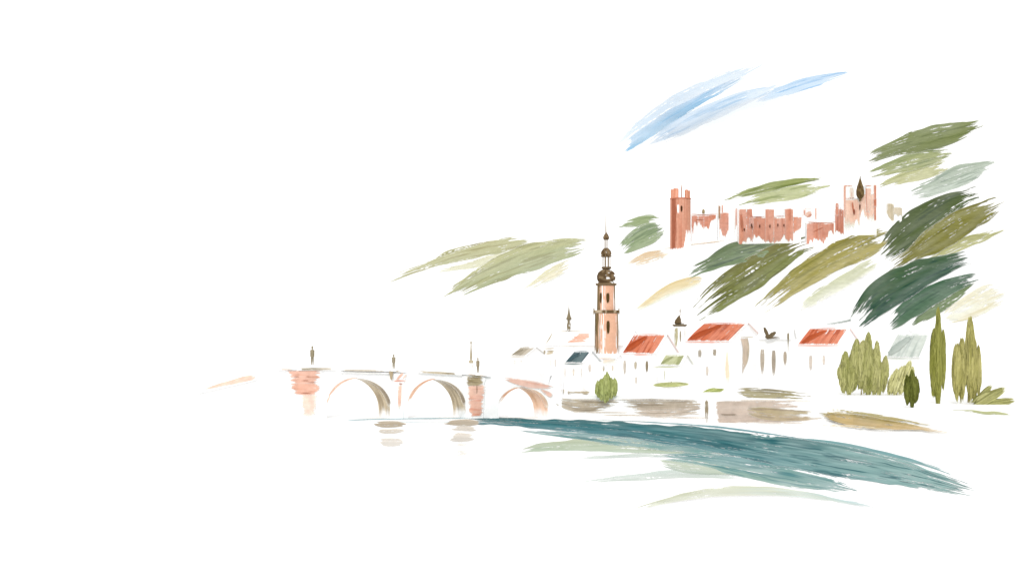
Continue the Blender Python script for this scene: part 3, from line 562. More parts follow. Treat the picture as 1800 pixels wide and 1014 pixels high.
    for k_, w_ in enumerate(gwins): win(t, w_[0], w_[1], w_[2], w_[3], sg, w_[4] if len(w_) > 4 else (178, 168, 152), seed + 40 + k_)
    return t, sw, sg, d
WD, WF = (160, 150, 130), (216, 206, 194)
house('mid sized red roofed house right of the church tower', 1093, 1152, 1190, 620, 588, 677, wins=[(1098, 633, 662, 4, (206, 196, 182)), (1117, 635, 652, 4, (190, 180, 158)), (1118, 662, 677, 3, WF), (1137, 634, 658, 4, (140, 128, 104))], seed=700, rakes=False)
h2t, sw, sg, hd = house('largest white house with broad red roof and pale gable', 1204, 1283, 1342, 599, 568, 672, wins=[(1230, 614, 632, 5, (184, 176, 160)), (1256, 613, 629, 5, (172, 162, 142)), (1243, 643, 664, 4, (226, 216, 204))], seed=730)
m = MB(); stroke(m, [(1278, 608, 2), (1278, 640, 8), (1279, 662, 9), (1277, 676, 3)], s_front(hd - 2), [(248, 220, 192), (246, 212, 182)], 741, r0=6, r1=10, edge=1, mi=0, op=(.6, 1), fade=(14, 14), dry=.03); m.build('corner_pilaster', M['stonewash'], h2t)
m = MB(); stroke(m, [(1308, 592, 14), (1311, 610, 14), (1310, 632, 12), (1306, 650, 6), (1305, 664, 2)], sg, [(196, 180, 156), (218, 198, 178)], 743, r0=3, r1=30, edge=1.5, mi=0, dry=.12); m.build('door_surround', M['stonewash'], h2t)
ledge(1300, 592.5, 1334, 592.6, 2, [(160, 146, 120), (196, 184, 164)], 744, h2t, d=hd + 3.5, proud=2, name='cornice', r0=3, r1=14)

h3, sw, sg, hd = house('white house with brown split dormer and three tall windows', 1334, 1390, 1398, 596, 577, 682, th=17, painted=0, eave=False, rakes=False, roof=((235, 230, 220), (235, 230, 220)), seed=760,
    wins=[(1340, 613, 661, 6, (190, 178, 162)), (1360, 615, 666, 6, (176, 164, 148)), (1380, 617, 646, 5, (186, 172, 154))])
m = MB(); bd = pig((112, 98, 76), .9)
m.prism([(1343, 575), (1346, 576), (1350, 583), (1352, 589), (1356, 585), (1362, 582.5), (1365, 584), (1362, 589), (1358, 592), (1364, 592), (1372, 592.3), (1362, 594), (1354, 595.5), (1350, 596), (1346, 593), (1347, 589), (1344, 583)], hd - .4, 1.2, bd); m.build('dormer', M['slate'], h3)
m = MB(); stroke(m, [(1331, 589, 1), (1337, 583, 1.4), (1343, 576, 1.2)], s_front(hd - 1.2), [(176, 166, 146), (160, 148, 126)], 771, r0=1, r1=1, edge=.3, mi=0); m.build('verge_board', M['stonewash'], h3)
m = MB(); m.lathe([(1.2, 585), (1.9, 588), (1.9, 594), (1.2, 597), (.8, 606), (.5, 628)], 1385.5, hd - 1.6, lambda s_, Y, T: rgba((lambda k: pig((150, 140, 118), .9) * (1 - k) + WHITE * k)(ss(596, 630, Y)[..., None])), 12); m.build('drainpipe', M['stone'], h3)

house('white house with red roof beside the big green bush', 1402, 1474, 1510, 605, 577.5, 672, wins=[(1425, 624, 656, 5, (220, 208, 196)), (1448, 624, 646, 4, (226, 214, 202))], seed=800, rakes=False, roof=((214, 110, 72), (232, 146, 114)), th=28)
house('low house under small grey brown roof, leftmost of the town', 896, 924, 958, 624.5, 610.5, 655, wins=[(905, 632, 643, 2, (236, 230, 220)), (916, 632, 642, 2, (238, 232, 222))], roof=((186, 176, 156), (204, 194, 176)), accent=(160, 148, 126), rr=8, seed=820, rakes=False, d=585)
house('narrow house under dark slate blue roof left of the church tower', 992, 1024, 1054, 636.5, 617.5, 688, wins=[(993, 646, 668, 2, (236, 228, 220)), (1008, 647, 664, 2.4, (240, 228, 212))], gwins=[(1022, 646, 666, 2.4, (238, 230, 222)), (1037, 640, 656, 4, (248, 234, 220))], roof=((86, 110, 114), (104, 124, 126)), accent=(62, 86, 94), rr=8, seed=840, rakes=False)
t7, sw, sg, hd = house('small peach fronted house at the foot of the church tower', 1042, 1082, 1094, 630, 624, 664, th=20, painted=0, eave=False, rakes=False, seed=860, roof=((250, 240, 230), (250, 240, 230)),
    wins=[(1061, 642, 655, 3.4, (176, 164, 136)), (1077, 641, 654, 3, (226, 210, 190))])
m = MB(); stroke(m, [(1043, 629, 1.6), (1065, 629.5, 3), (1087, 628, 1.8)], s_front(hd - 1.4), [(236, 180, 156), (240, 196, 176)], 863, r0=4, r1=8, edge=.4, mi=0)
patch(m, [(1056, 630), (1088, 629), (1078, 645), (1060, 655)], s_plane(P(1082, 630, hd), (math.sin(R(20)), math.cos(R(20)), 0), .2), [(250, 228, 208), (252, 242, 232)], 864, r0=3, r1=4, edge=2, mi=0, op=(.5, .9), soft=(0, 1.2)); m.build('front_wash', M['stonewash'], t7)
t9, sw, sg, hd = house('low building with moss green roof between two red roofed houses', 1158, 1196, 1216, 641, 624, 681, th=25, roof=((196, 200, 156), (204, 208, 164)), accent=(150, 156, 100), rr=8, seed=880, rakes=False, eave=False, wins=[(1168, 650, 672, 1.6, (214, 212, 186))])
m = MB(); stroke(m, [(1140, 644, 1), (1165, 645, 3.4), (1185, 645, 3), (1196, 645, 1)], s_front(hd - 1.5), [(150, 156, 96), (160, 166, 110)], 885, r0=10, r1=6, edge=.5, mi=0)
stroke(m, [(1144, 640, 14), (1150, 650, 22), (1152, 668, 14)], s_front(hd - 1.0), [(240, 242, 222), (246, 247, 234)], 886, r0=6, r1=10, edge=2, mi=0, op=(.3, .8), soft=(1, 1)); m.build('gutter', M['stonewash'], t9)
house('building under large pale grey roof behind the bushes', 1556, 1616, 1652, 627, 587.5, 690, roof=((204, 212, 204), (212, 220, 210)), accent=(178, 190, 182), rr=14, seed=900, rakes=False, oph=(.7, .95), th=32)
t11, sw, sg, hd = house('distant pale house showing only a thin brown ridge line', 1536, 1580, 1612, 590, 581, 650, eave=False, painted=0, rakes=False, roof=((240, 236, 230), (240, 236, 230)), seed=920)
m = MB(); stroke(m, [(1538, 581.5, 1.2), (1560, 581, 2), (1594, 580, 1)], s_front(hd - 1), [(206, 192, 172), (226, 214, 200)], 921, r0=5, r1=16, edge=.4, mi=0); m.build('ridge_cap', M['stonewash'], t11)

# ------------------------------------------------------------------ domed church
cd = 600.0
ch = thing('church', 'tall church with pink tower, stacked brown onion domes and pale nave', 'church', (P(1066, 657, cd)[0], cd, 7))
BR, BR2, PKC = (92, 74, 52), (128, 108, 82), (220, 174, 146)
def dome_fn(seed, wht=.5, light=.3):
    def fn(s_, Y, T):
        n = .55 * vn(T * 1.6 + 9, Y / 5, seed) + .45 * vn(T * 4, Y / 2, seed + 1)
        k = ss(.44, .7, vn(T * 2.6, Y / 4, seed + 2))[..., None]; c = pig(BR, .85) * (1 - k) + pig(BR2, .85) * k
        wv = ss(wht, wht + .12, n * (1 + light * s_))[..., None]  # white highlights mixed into the dome colour, more of them on the right
        return rgba(c * (1 - wv) + WHITE * wv)
    return fn
def flat(c, seed=3, a=.2): return lambda s_, Y, T: rgba(pig(c, .85) * (1 - a / 2 + a * vn(T * 3, Y / 3, seed))[..., None])
def lat(name, prof, xc, d, fn, parent, mat='stone', seg=64):
    m = MB(); m.lathe(prof, xc, d, fn, seg, sub=.8); return m.build(name, M[mat], parent)
lat('spire', [(.35, 372), (.6, 390), (1.1, 409)], 1065, cd, flat((170, 158, 140)), ch, seg=10)
lat('onion_dome', [(.7, 408), (1.6, 410), (3.6, 413), (5.4, 417), (5, 420), (3.4, 422)], 1065.5, cd, dome_fn(61, .8), ch)
def cols_fn(seed, nn, pale=.5):
    def fn(s_, Y, T):
        k = ss(pale, pale + .1, .5 + .5 * np.cos(T * nn + seed))[..., None]; return rgba(WHITE * (1 - k) + pig((130, 112, 88), .85) * k)
    return fn
lat('lantern', [(3.6, 422.1), (3.6, 436)], 1065.5, cd, cols_fn(1, 6, .45), ch)
lat('onion_dome', [(3.4, 436.1), (5.5, 438), (8.6, 442), (9.4, 446), (8, 449), (9.6, 449.6), (9.6, 451), (7, 452)], 1065.5, cd, dome_fn(64, .8), ch)
lat('lantern', [(7, 452.1), (7, 469)], 1066, cd, cols_fn(3, 8, .4), ch)
lat('cornice', [(7.2, 469.1), (8.6, 469.6), (8.6, 471.5), (6.5, 473)], 1066, cd, flat((110, 92, 68)), ch)
lat('onion_dome', [(5.5, 473.1), (9, 475), (14, 479), (16.4, 485), (16, 491), (13.5, 496), (15, 498)], 1065.6, cd, dome_fn(67, .72, .25), ch)
lat('cornice', [(18, 498.1), (18.6, 499), (18.4, 501), (16, 502)], 1065.4, cd, flat((120, 102, 78)), ch)
def body_fn(seed, y0, y1, ragged=0):
    def fn(s_, Y, T):
        c = np.broadcast_to(pig(PKC, .82), T.shape + (3,)).copy(); n = vn(T * 9, Y / 40, seed); n2 = vn(T * 22, Y / 14, seed + 1)
        k = ss(.45, .8, n)[..., None] * .5; c = c * (1 - k) + pig((218, 168, 142), .82) * k
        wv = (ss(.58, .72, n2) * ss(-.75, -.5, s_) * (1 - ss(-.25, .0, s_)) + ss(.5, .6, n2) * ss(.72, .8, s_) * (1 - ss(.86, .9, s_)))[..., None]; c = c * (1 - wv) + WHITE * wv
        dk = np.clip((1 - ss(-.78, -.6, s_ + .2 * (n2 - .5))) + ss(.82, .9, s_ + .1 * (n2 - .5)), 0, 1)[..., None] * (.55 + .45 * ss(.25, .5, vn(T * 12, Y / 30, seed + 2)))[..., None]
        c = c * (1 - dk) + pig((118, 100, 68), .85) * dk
        if ragged:
            r_ = ss(0, 5, Y - (ragged - 22 * n2 * (.6 + .4 * np.abs(s_))))[..., None]; c = c * (1 - r_) + WHITE * r_
        return rgba(c)
    return fn
lat('tower_shaft', [(15.6, 502.1), (16.2, 545)], 1065.6, cd, body_fn(71, 502, 545), ch, seg=120)
lat('cornice', [(21, 545.1), (22.6, 546), (22.6, 549), (20.5, 550.5)], 1066, cd, lambda s_, Y, T: (lambda k: rgba(pig((104, 84, 60), .85) * (1 - k) + pig((190, 172, 146), .85) * k))(ss(.5, .7, vn(T * 3, Y * 0, 5))[..., None]), ch)
lat('tower_shaft', [(20.2, 550.6), (20.8, 580), (21, 660)], 1066, cd, body_fn(75, 550, 620, 626), ch, seg=120)
for x, y0, y1, wd, s_ in ((1068.5, 514, 536, 5, 16), (1056, 514, 534, 3.6, 16), (1069, 563, 590, 5, 21)):
    win(ch, x, y0, y1, wd, s_cyl(1066, cd, s_ + .3), (84, 66, 36), int(x), fadeb=.12)
for k_, (x, y0, y1, r_) in enumerate(((1054, 553, 610, 21), (1054.5, 503, 512, 16.2), (1062, 503, 516, 16.2), (1045.8, 548, 618, 21), (1088, 560, 608, 21.2))):
    m = MB(); stroke(m, [(x, y0, 1.2), (x, (y0 + y1) / 2, 2), (x, y1, 1)], s_cyl(1066, cd, r_ + .35), [(110, 92, 64), (130, 112, 84)], 80 + k_, r0=3, r1=8, edge=.3, dry=.15, mi=0, hl=8, du=1, dv=.4)
    m.build('corner_strip', M['stonewash'], ch)
for x in (1044, 1088): lat('pinnacle', [(.2, 541), (1.1, 543), (.9, 545), (1.4, 548), (.6, 553)], x, cd - 2, flat((140, 124, 98)), ch, seg=12)
# nave and its ridge turret
nt, sw, sg, nd = house('x', 957, 1100, 1130, 607.5, 581.5, 657, th=16, painted=0, eave=False, rakes=False, roof=((240, 235, 228), (240, 235, 228)), seed=940, parent=ch, d=cd + 8)
m = MB(); ff = s_front(cd - 2)
patch(m, [(1014, 585), (1042, 584), (1030, 603), (994, 603)], ff, [(244, 190, 168), (238, 172, 148)], 941, r0=6, r1=10, edge=2, mi=0, op=(.8, 1), accent=(228, 150, 124))
stroke(m, [(974, 580.6, 1.4), (1002, 582, 3), (1040, 581, 1.5)], ff, [(176, 166, 142), (200, 190, 170)], 942, r0=6, r1=8, edge=.5, mi=0)
stroke(m, [(971, 583, 3), (966, 594, 4.4), (957, 607, 2)], ff, [(176, 166, 144), (190, 180, 160)], 943, r0=2, r1=5, edge=.6, mi=0)
stroke(m, [(982, 608, 1.4), (1005, 608, 2.4), (1032, 607.5, 1.2)], ff, [(186, 176, 156), (206, 196, 180)], 944, r0=5, r1=8, edge=.4, mi=0)
m.build('nave_roof_wash', M['tile'], ch)
lat('ridge_turret', [(.1, 527), (.5, 540), (1.8, 550), (3.4, 557), (5.2, 560), (3, 562.5), (2.6, 566), (3.8, 570), (3.6, 583)], 1000, cd - 2.4, lambda s_, Y, T: (lambda k: rgba(pig((132, 120, 96), .85) * (1 - k) + WHITE * k))((ss(.5, .66, vn(T * 5, Y / 4, 8)) * ss(560, 566, Y))[..., None]), ch, seg=32)
ca = thing('chapel', 'small pale chapel with rounded brown cap left of the church nave', 'chapel', (P(967, 656, 570)[0], 570, 7))
m = MB(); m.lathe([(2, 611), (12, 612.5), (12.5, 614), (11, 616), (11, 657)], 967, 570, lambda s_, Y, T: rgba(WHITE * np.ones(T.shape + (3,))), 40)
stroke(m, [(951, 612.5, 1.2), (966, 612.5, 3.4), (980, 611.5, 1.4)], s_front(566), [(150, 138, 112), (176, 164, 140)], 951, r0=3, r1=4, edge=.4); m.build('wall', [M['plaster'], M['stonewash']], ca)
m = MB(); patch(m, [(960, 614), (980, 614), (974, 622), (960, 625)], s_cyl(967, 570, 11.4), [(196, 182, 154), (206, 192, 166)], 952, r0=3, r1=4, edge=2, mi=0); m.build('apse_wash', M['stonewash'], ca)
win(ca, 957, 613, 627, 3, s_cyl(967, 570, 11.4), (186, 174, 150), 953)
win(ca, 967, 631, 646, 1.8, s_cyl(967, 570, 11.4), (240, 228, 216), 955); win(ca, 976, 630, 648, 1.8, s_cyl(967, 570, 11.4), (236, 222, 208), 956)

# second, smaller tower
sd = 560.0
st_ = thing('bell_tower', 'small white bell tower with dark pointed cap between the red roofs', 'tower', (P(1195, 664, sd)[0], sd, 7))
lat('finial', [(.2, 541), (1, 546), (.5, 551), (.8, 556)], 1195.5, sd, flat((130, 116, 92)), st_, seg=12)
lat('cap', [(.8, 554), (3.5, 557), (8, 563), (9, 568), (7, 570)], 1194.5, sd, lambda s_, Y, T: (lambda k: rgba(pig((100, 84, 60), .85) * (1 - k) + WHITE * k))(ss(.15, .4, s_ + .25 * (vn(T * 3, Y / 3, 9) - .5))[..., None]), st_, 'slate')
lat('cornice', [(11, 570.1), (13, 571), (12.6, 572.5), (10, 573.5)], 1194.8, sd, flat((118, 104, 80)), st_)
m = MB(); m.lathe([(10.4, 573.6), (10.6, 665)], 1194.8, sd, lambda s_, Y, T: rgba(WHITE * np.ones(T.shape + (3,))), 48)
sc = s_cyl(1194.8, sd, 10.9)
stroke(m, [(1188.5, 575, 6), (1188.5, 590, 7.5), (1188, 602, 6), (1187, 616, 2)], sc, [(176, 168, 130), (200, 194, 162)], 961, r0=2, r1=12, edge=1, accent=(150, 142, 110))
stroke(m, [(1204, 576, 1.5), (1204.4, 586, 2), (1204, 600, 1)], sc, [(196, 188, 168), (206, 196, 180)], 962, r0=2, r1=5, edge=.3)
m.build('shaft', [M['plaster'], M['stonewash']], st_)
win(st_, 1196, 581, 606, 2.6, sc, (160, 148, 122), 963)

# ------------------------------------------------------------------ castle ruin
cs = thing('castle', 'ruined red sandstone castle with towers on the hillside above the town', 'castle', P(1360, 428, hit_d(1360, 428)))
CR, CR2, CRD, CRL = (218, 150, 126), (210, 138, 112), (160, 92, 70), (238, 198, 180)
def ground_d(x, y): return hit_d(x, y) - 1
td = ground_d(1196, 432)
def rt_fn(seed, bot):
    def fn(s_, Y, T):
        n = vn(T * 10, Y / 60, seed); n2 = vn(T * 26, Y / 12, seed + 1)
        c = pig((226, 170, 146), .95) * (1 - n)[..., None] + pig((206, 136, 110), .95) * n[..., None]
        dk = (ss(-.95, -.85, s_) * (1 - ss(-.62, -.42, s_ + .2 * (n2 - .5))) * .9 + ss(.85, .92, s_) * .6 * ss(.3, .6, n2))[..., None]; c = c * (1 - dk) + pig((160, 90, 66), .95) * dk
        wv = (ss(-.44, -.38, s_) * (1 - ss(-.28, -.2, s_)) * ss(360, 363, Y) * (1 - ss(372, 378, Y)))[..., None]; c = c * (1 - wv) + WHITE * wv  # white sliver left of the window: a highlight put into the stone colour
        b = bot - 26 * ss(.2, .5, s_) * (1 - .0 * s_) - 16 * n2 * (.4 + .6 * ss(-.2, .6, s_))
        r_ = ss(0, 3, Y - b)[..., None]; return rgba(c * (1 - r_) + WHITE * r_)
    return fn
lat('round_tower', [(17.6, 350.5), (17.8, 352), (18, 455)], 1196, td, rt_fn(101, 440), cs, seg=160)
lat('string_course', [(17.9, 348.6), (18.5, 349.2), (18.5, 350.4)], 1196, td, flat((196, 124, 98)), cs)
for th0, th1, tp in ((-1.6, -.35, 332), (.45, 1.6, 334)):
    m = MB(); th = np.linspace(th0, th1, 24); r1, r0 = 17 / F * td, 14 / F * td; Xc = P(1196, 0, td)[0]
    zt = EYE - (tp + 3 * vn(th * 6, 0 * th, 3) - HOR) / F * td; zb = EYE - (348.5 - HOR) / F * td
    ring = lambda r, z: np.stack([Xc + r * np.sin(th), td - r * np.cos(th), z + 0 * th], -1)
    G_ = np.stack([ring(r1, zb), ring(r1, zt), ring(r0, zt), ring(r0, zb), ring(r1, zb)]); n = vn(np.arange(5)[:, None] * 2., th[None] * 9, 4)
    kk = ss(.3, .8, n)[..., None]; m.grid(G_, rgba(pig((226, 164, 138), .82) * (1 - kk) + pig((206, 136, 108), .82) * kk)); m.add(np.concatenate([G_[:4, 0], G_[:4, -1]]), pig((206, 136, 108), .82), [(0, 1, 2, 3), (7, 6, 5, 4)])
    m.build('broken_parapet', M['stone'], cs)
lat('flagpole', [(.2, 324), (1, 330), (.8, 349)], 1198, td, flat((196, 160, 140)), cs, seg=10)
win(cs, 1198, 361, 374, 3.2, s_cyl(1196, td, 18.2), (70, 44, 24), 104, fadeb=.1)
def cwall(name, poly, d, depth, patches, seed, c=WHITE):
    yb_ = max(p_[1] for p_ in poly); poly = [(x_, y_ + 25 if y_ > yb_ - 8 and name != 'window_frame_ruin' else y_) for x_, y_ in poly]
    m = MB(); m.prism(poly, d, depth, c)
    for j, (q, cols, kw) in enumerate(patches):
        k_ = dict(r0=2, r1=12, edge=1.5, dry=.02, dend=.08, dside=.06, accent=(198, 124, 98), hl=14, du=1.1, dv=.6, k=.92, comb=.3, op=(.8, 1)); k_['over'] = len(q[0]) == 3; k_.update(kw)
        (patch if len(q[0]) == 2 else stroke)(m, q, s_front(d - .12 - .06 * j), cols, seed + 7 * j, **k_)
    return m.build(name, [M['plaster'], M['stonewash']], cs)
wd_ = ground_d(1236, 424)
V_ = lambda x0, x1, y0, y1, y2=None: [(x0, y0), (x0, y1), (x1, y2 if y2 else y1), (x1, y0)]     # streaks run downwards
cwall('curtain_wall', [(1216, 376), (1260, 376), (1260, 425), (1216, 425)], wd_, 4, [
    (V_(1215, 1259, 377, 427, 398), [CR, CR2], dict(r1=22, edge=1.2, accent=(220, 154, 130))),
    ([(1215, 376, 1.5), (1236, 377.5, 2.4), (1262, 375.5, 1.2)], [CRD, (190, 120, 94)], dict(r0=2, r1=6, edge=.4)),
    ([(1222, 387, 2), (1229, 386.5, 2.4), (1240, 387, 1.2)], [CRD, CR2], dict(r0=2, r1=3, edge=.5, op=(.5, .9))),
    ([(1223, 386, 2), (1224, 392, 2.4), (1224, 398, 1)], [(150, 84, 60), CR2], dict(r0=2, r1=3, edge=.5, op=(.5, .9)))], 110)
lat('cupola', [(.6, 367.5), (2.4, 370), (2.6, 374), (1.8, 376)], 1236.5, wd_ + .6, flat((156, 140, 104)), cs, seg=24)
wd2 = ground_d(1270, 422)
cwall('turret', [(1261, 360), (1264, 357), (1270, 358), (1272, 374), (1281, 374), (1281, 418), (1262, 418)], wd2, 4, [
    (V_(1263, 1282, 373, 418), [CR2, CR], dict(r1=14, edge=2)), (V_(1262, 1267, 360, 400), [(150, 116, 76), (170, 120, 84)], dict(r1=14, edge=1)),
    (V_(1268, 1272, 358, 380), [CR, CR], dict(r1=8, edge=1)), ([(1265, 400, 1), (1265.4, 410, 1.2), (1265, 420, .8)], [CR, CRL], dict(r0=1, r1=5, edge=.2))], 120)
cwall('broken_pier', [(1291, 366), (1298, 366), (1298, 420), (1291, 420)], wd2, 3, [(V_(1291.5, 1297.5, 364, 404), [CRL, CR], dict(r1=14, edge=1)), ([(1276, 372.5, 1), (1284, 372, 1.3), (1292, 372, 1)], [CRL, CRL], dict(r0=2, r1=2, edge=.2))], 126)
wd3 = ground_d(1350, 428)
cwall('great_hall', [(1299, 367), (1322, 367), (1322, 381), (1345, 381), (1345, 366), (1361, 366), (1361, 381), (1379, 381), (1379, 366), (1394, 366), (1394, 381), (1408, 381), (1408, 429), (1299, 429)], wd3, 8, [
    (V_(1318, 1366, 380.5, 425), [(210, 138, 112), (218, 150, 126)], dict(r1=14, edge=1, accent=(206, 128, 98))),
    (V_(1358, 1410, 380.5, 430, 408), [(216, 148, 124), (220, 154, 130)], dict(r1=13, edge=3)),
    (V_(1298, 1324, 366, 434), [(224, 156, 130), (208, 136, 110)], dict(r1=16, edge=2)),
    (V_(1344.5, 1361.5, 366, 432), [(214, 144, 118), (220, 154, 130)], dict(r1=12, edge=1)), (V_(1379, 1395, 366, 430), [(214, 144, 118), (220, 154, 130)], dict(r1=12, edge=1)),
    (V_(1316, 1326, 380, 412), [(176, 96, 66), (206, 126, 96)], dict(r1=14, edge=2, op=(.4, .9))),
    ([(1302, 372, 3), (1304, 392, 6), (1306, 412, 3)], [(190, 116, 90), (204, 132, 106)], dict(r0=4, r1=8, edge=1, op=(.3, .7))),
    ([(1318, 380.5, 1.2), (1332, 381, 2.6), (1346, 380.5, 1.2)], [CRD, (180, 104, 78)], dict(r0=1, r1=2, edge=.4)),
    ([(1360, 380, 1.2), (1371, 380, 2.6), (1381, 380, 1.2)], [CRD, (180, 104, 78)], dict(r0=1, r1=2, edge=.4)),
    ([(1394, 378.5, 1.2), (1404, 378.7, 2), (1418, 378.5, 1)], [(196, 124, 98), (204, 140, 116)], dict(r0=1, r1=3, edge=.4))], 130)
for k_, (x, y) in enumerate(((1308.5, 400), (1321, 392), (1335.5, 394), (1353.5, 394), (1367.5, 392), (1378, 393), (1322, 396))):
    win(cs, x, y, y + 8, 2.4, s_front(wd3 - 1.1), (74, 40, 22), 160 + k_, fadeb=.2)
wd4 = ground_d(1424, 428)
cwall('window_frame_ruin', [(1412, 366), (1417, 366), (1417, 368.5), (1430, 368.5), (1430, 365), (1436, 365), (1436, 395), (1412, 395)], wd4 + 14, 3, [
    (V_(1412, 1416.5, 366, 398), [CRL, CR], dict(r1=20, edge=.8)), (V_(1432, 1436, 365, 388), [CRL, CR], dict(r1=8, edge=.8)), ([(1413, 367, 1.5), (1423, 367.5, 2), (1430, 367, 1.2)], [CRL, CR], dict(r0=2, r1=2, edge=.3)),
    ([(1416, 382, 6), (1422, 377, 13), (1429, 374, 6)], [CRL, (242, 206, 186)], dict(r0=3, r1=3, edge=2))], 170)
cwall('curtain_wall', [(1418, 391), (1468, 391), (1468, 428), (1418, 432)], wd4, 5, [
    (V_(1417, 1450, 391, 436, 428), [CR, CR2], dict(r1=14, edge=1.5)), (V_(1438, 1467, 391, 436, 411), [(212, 142, 118), (206, 134, 108)], dict(r1=14, edge=3)),
    ([(1418, 390, 2), (1440, 391.5, 3), (1472, 390.5, 1.4)], [(196, 122, 98), (204, 132, 108)], dict(r0=2, r1=4, edge=.5)), ([(1429, 408, 2), (1440, 403, 3), (1449, 399, 1.2)], [(180, 102, 72), CR2], dict(r0=2, r1=3, edge=.6, op=(.5, .9)))], 180)
wd5 = ground_d(1510, 414)
cwall('narrow_tower', [(1468, 359), (1471, 355.5), (1475, 357), (1477, 372), (1479, 364), (1483, 372), (1483, 412), (1468, 412)], wd5 - 6, 6, [
    (V_(1467, 1484, 366, 416), [(206, 132, 106), (196, 118, 92)], dict(r1=9, edge=1, accent=(160, 84, 60))), (V_(1468, 1475, 356, 382), [(206, 136, 112), CR], dict(r1=4, edge=1.5))], 190)
cwall('gate_tower', [(1483, 325), (1501, 325), (1501, 348), (1523, 348), (1523, 325), (1532, 326), (1534, 323), (1541, 324), (1541, 412), (1483, 412)], wd5, 10, [
    (V_(1484, 1512, 349, 408), [(244, 206, 186), (238, 192, 168)], dict(r1=26, edge=1, accent=(232, 178, 154), op=(.75, 1), fade=(0, 24))), (V_(1508, 1538, 340, 394), [(240, 196, 174), (244, 204, 184)], dict(r1=26, edge=3, accent=(228, 168, 142), op=(.75, 1), fade=(0, 20))),
    (V_(1492, 1502, 329, 352), [(246, 214, 198), (246, 214, 198)], dict(r0=4, r1=4, edge=2, op=(.6, .9))), (V_(1520, 1532, 330, 376), [(244, 204, 186), (240, 196, 174)], dict(r0=6, r1=10, edge=2, op=(.7, 1))),
    (V_(1482.5, 1487.5, 325, 402), [(214, 152, 128), (230, 180, 156)], dict(r1=34, edge=.8)), (V_(1535.5, 1541, 324, 388), [(216, 150, 124), (206, 128, 100)], dict(r1=30, edge=.8)), (V_(1535, 1542, 348, 370), [(206, 132, 106), (196, 118, 90)], dict(r1=8, edge=1)),
    ([(1483, 326.5, 2), (1490, 326.5, 3), (1499, 327, 1.5)], [(220, 156, 132), CRL], dict(r0=1, r1=3, edge=.4)), ([(1520, 326.5, 1.5), (1526, 326.5, 2.6), (1533, 326.5, 1.5)], [(220, 156, 132), CRL], dict(r0=1, r1=2, edge=.4)),
    ([(1484, 349, 1.2), (1495, 348.6, 2), (1506, 348.5, 1.2)], [(196, 124, 98), (206, 140, 116)], dict(r0=1, r1=2, edge=.3)),
    ([(1498, 352, 3), (1499, 363, 4), (1501, 374, 3), (1501, 379, 1)], [(196, 116, 88), (206, 130, 104)], dict(r0=3, r1=5, edge=.8, op=(.6, 1)))], 200)
lat('pointed_turret', [(.5, 309), (1, 314), (2, 317), (3.4, 322), (5.4, 328), (7, 336), (6.8, 343), (5, 347), (2, 350), (1.4, 354)], 1512, wd5 - 2, lambda s_, Y, T: (lambda k: rgba(pig((112, 94, 62), .8) * (1 - k) + pig((84, 66, 44), .8) * k))(ss(.4, .7, vn(T * 3, Y / 5, 6))[..., None]), cs, 'slate', 32)
win(cs, 1511.5, 358, 371, 2.6, s_front(wd5 - 1.2), (90, 50, 30), 230, fadeb=.3); win(cs, 1501.5, 367, 380, 2.6, s_front(wd5 - 1.2), (130, 60, 38), 231, fadeb=.3)
cwall('outer_wall', [(1558, 358), (1566, 357), (1572, 364), (1586, 366), (1584, 386), (1558, 388)], ground_d(1570, 388), 4, [
    (V_(1557, 1573, 357, 390), [(212, 198, 172), (206, 192, 164)], dict(r1=12, edge=2, accent=(190, 176, 146))), (V_(1568, 1588, 363, 385), [(214, 200, 174), (222, 210, 188)], dict(r1=12, edge=3, accent=None))], 240)

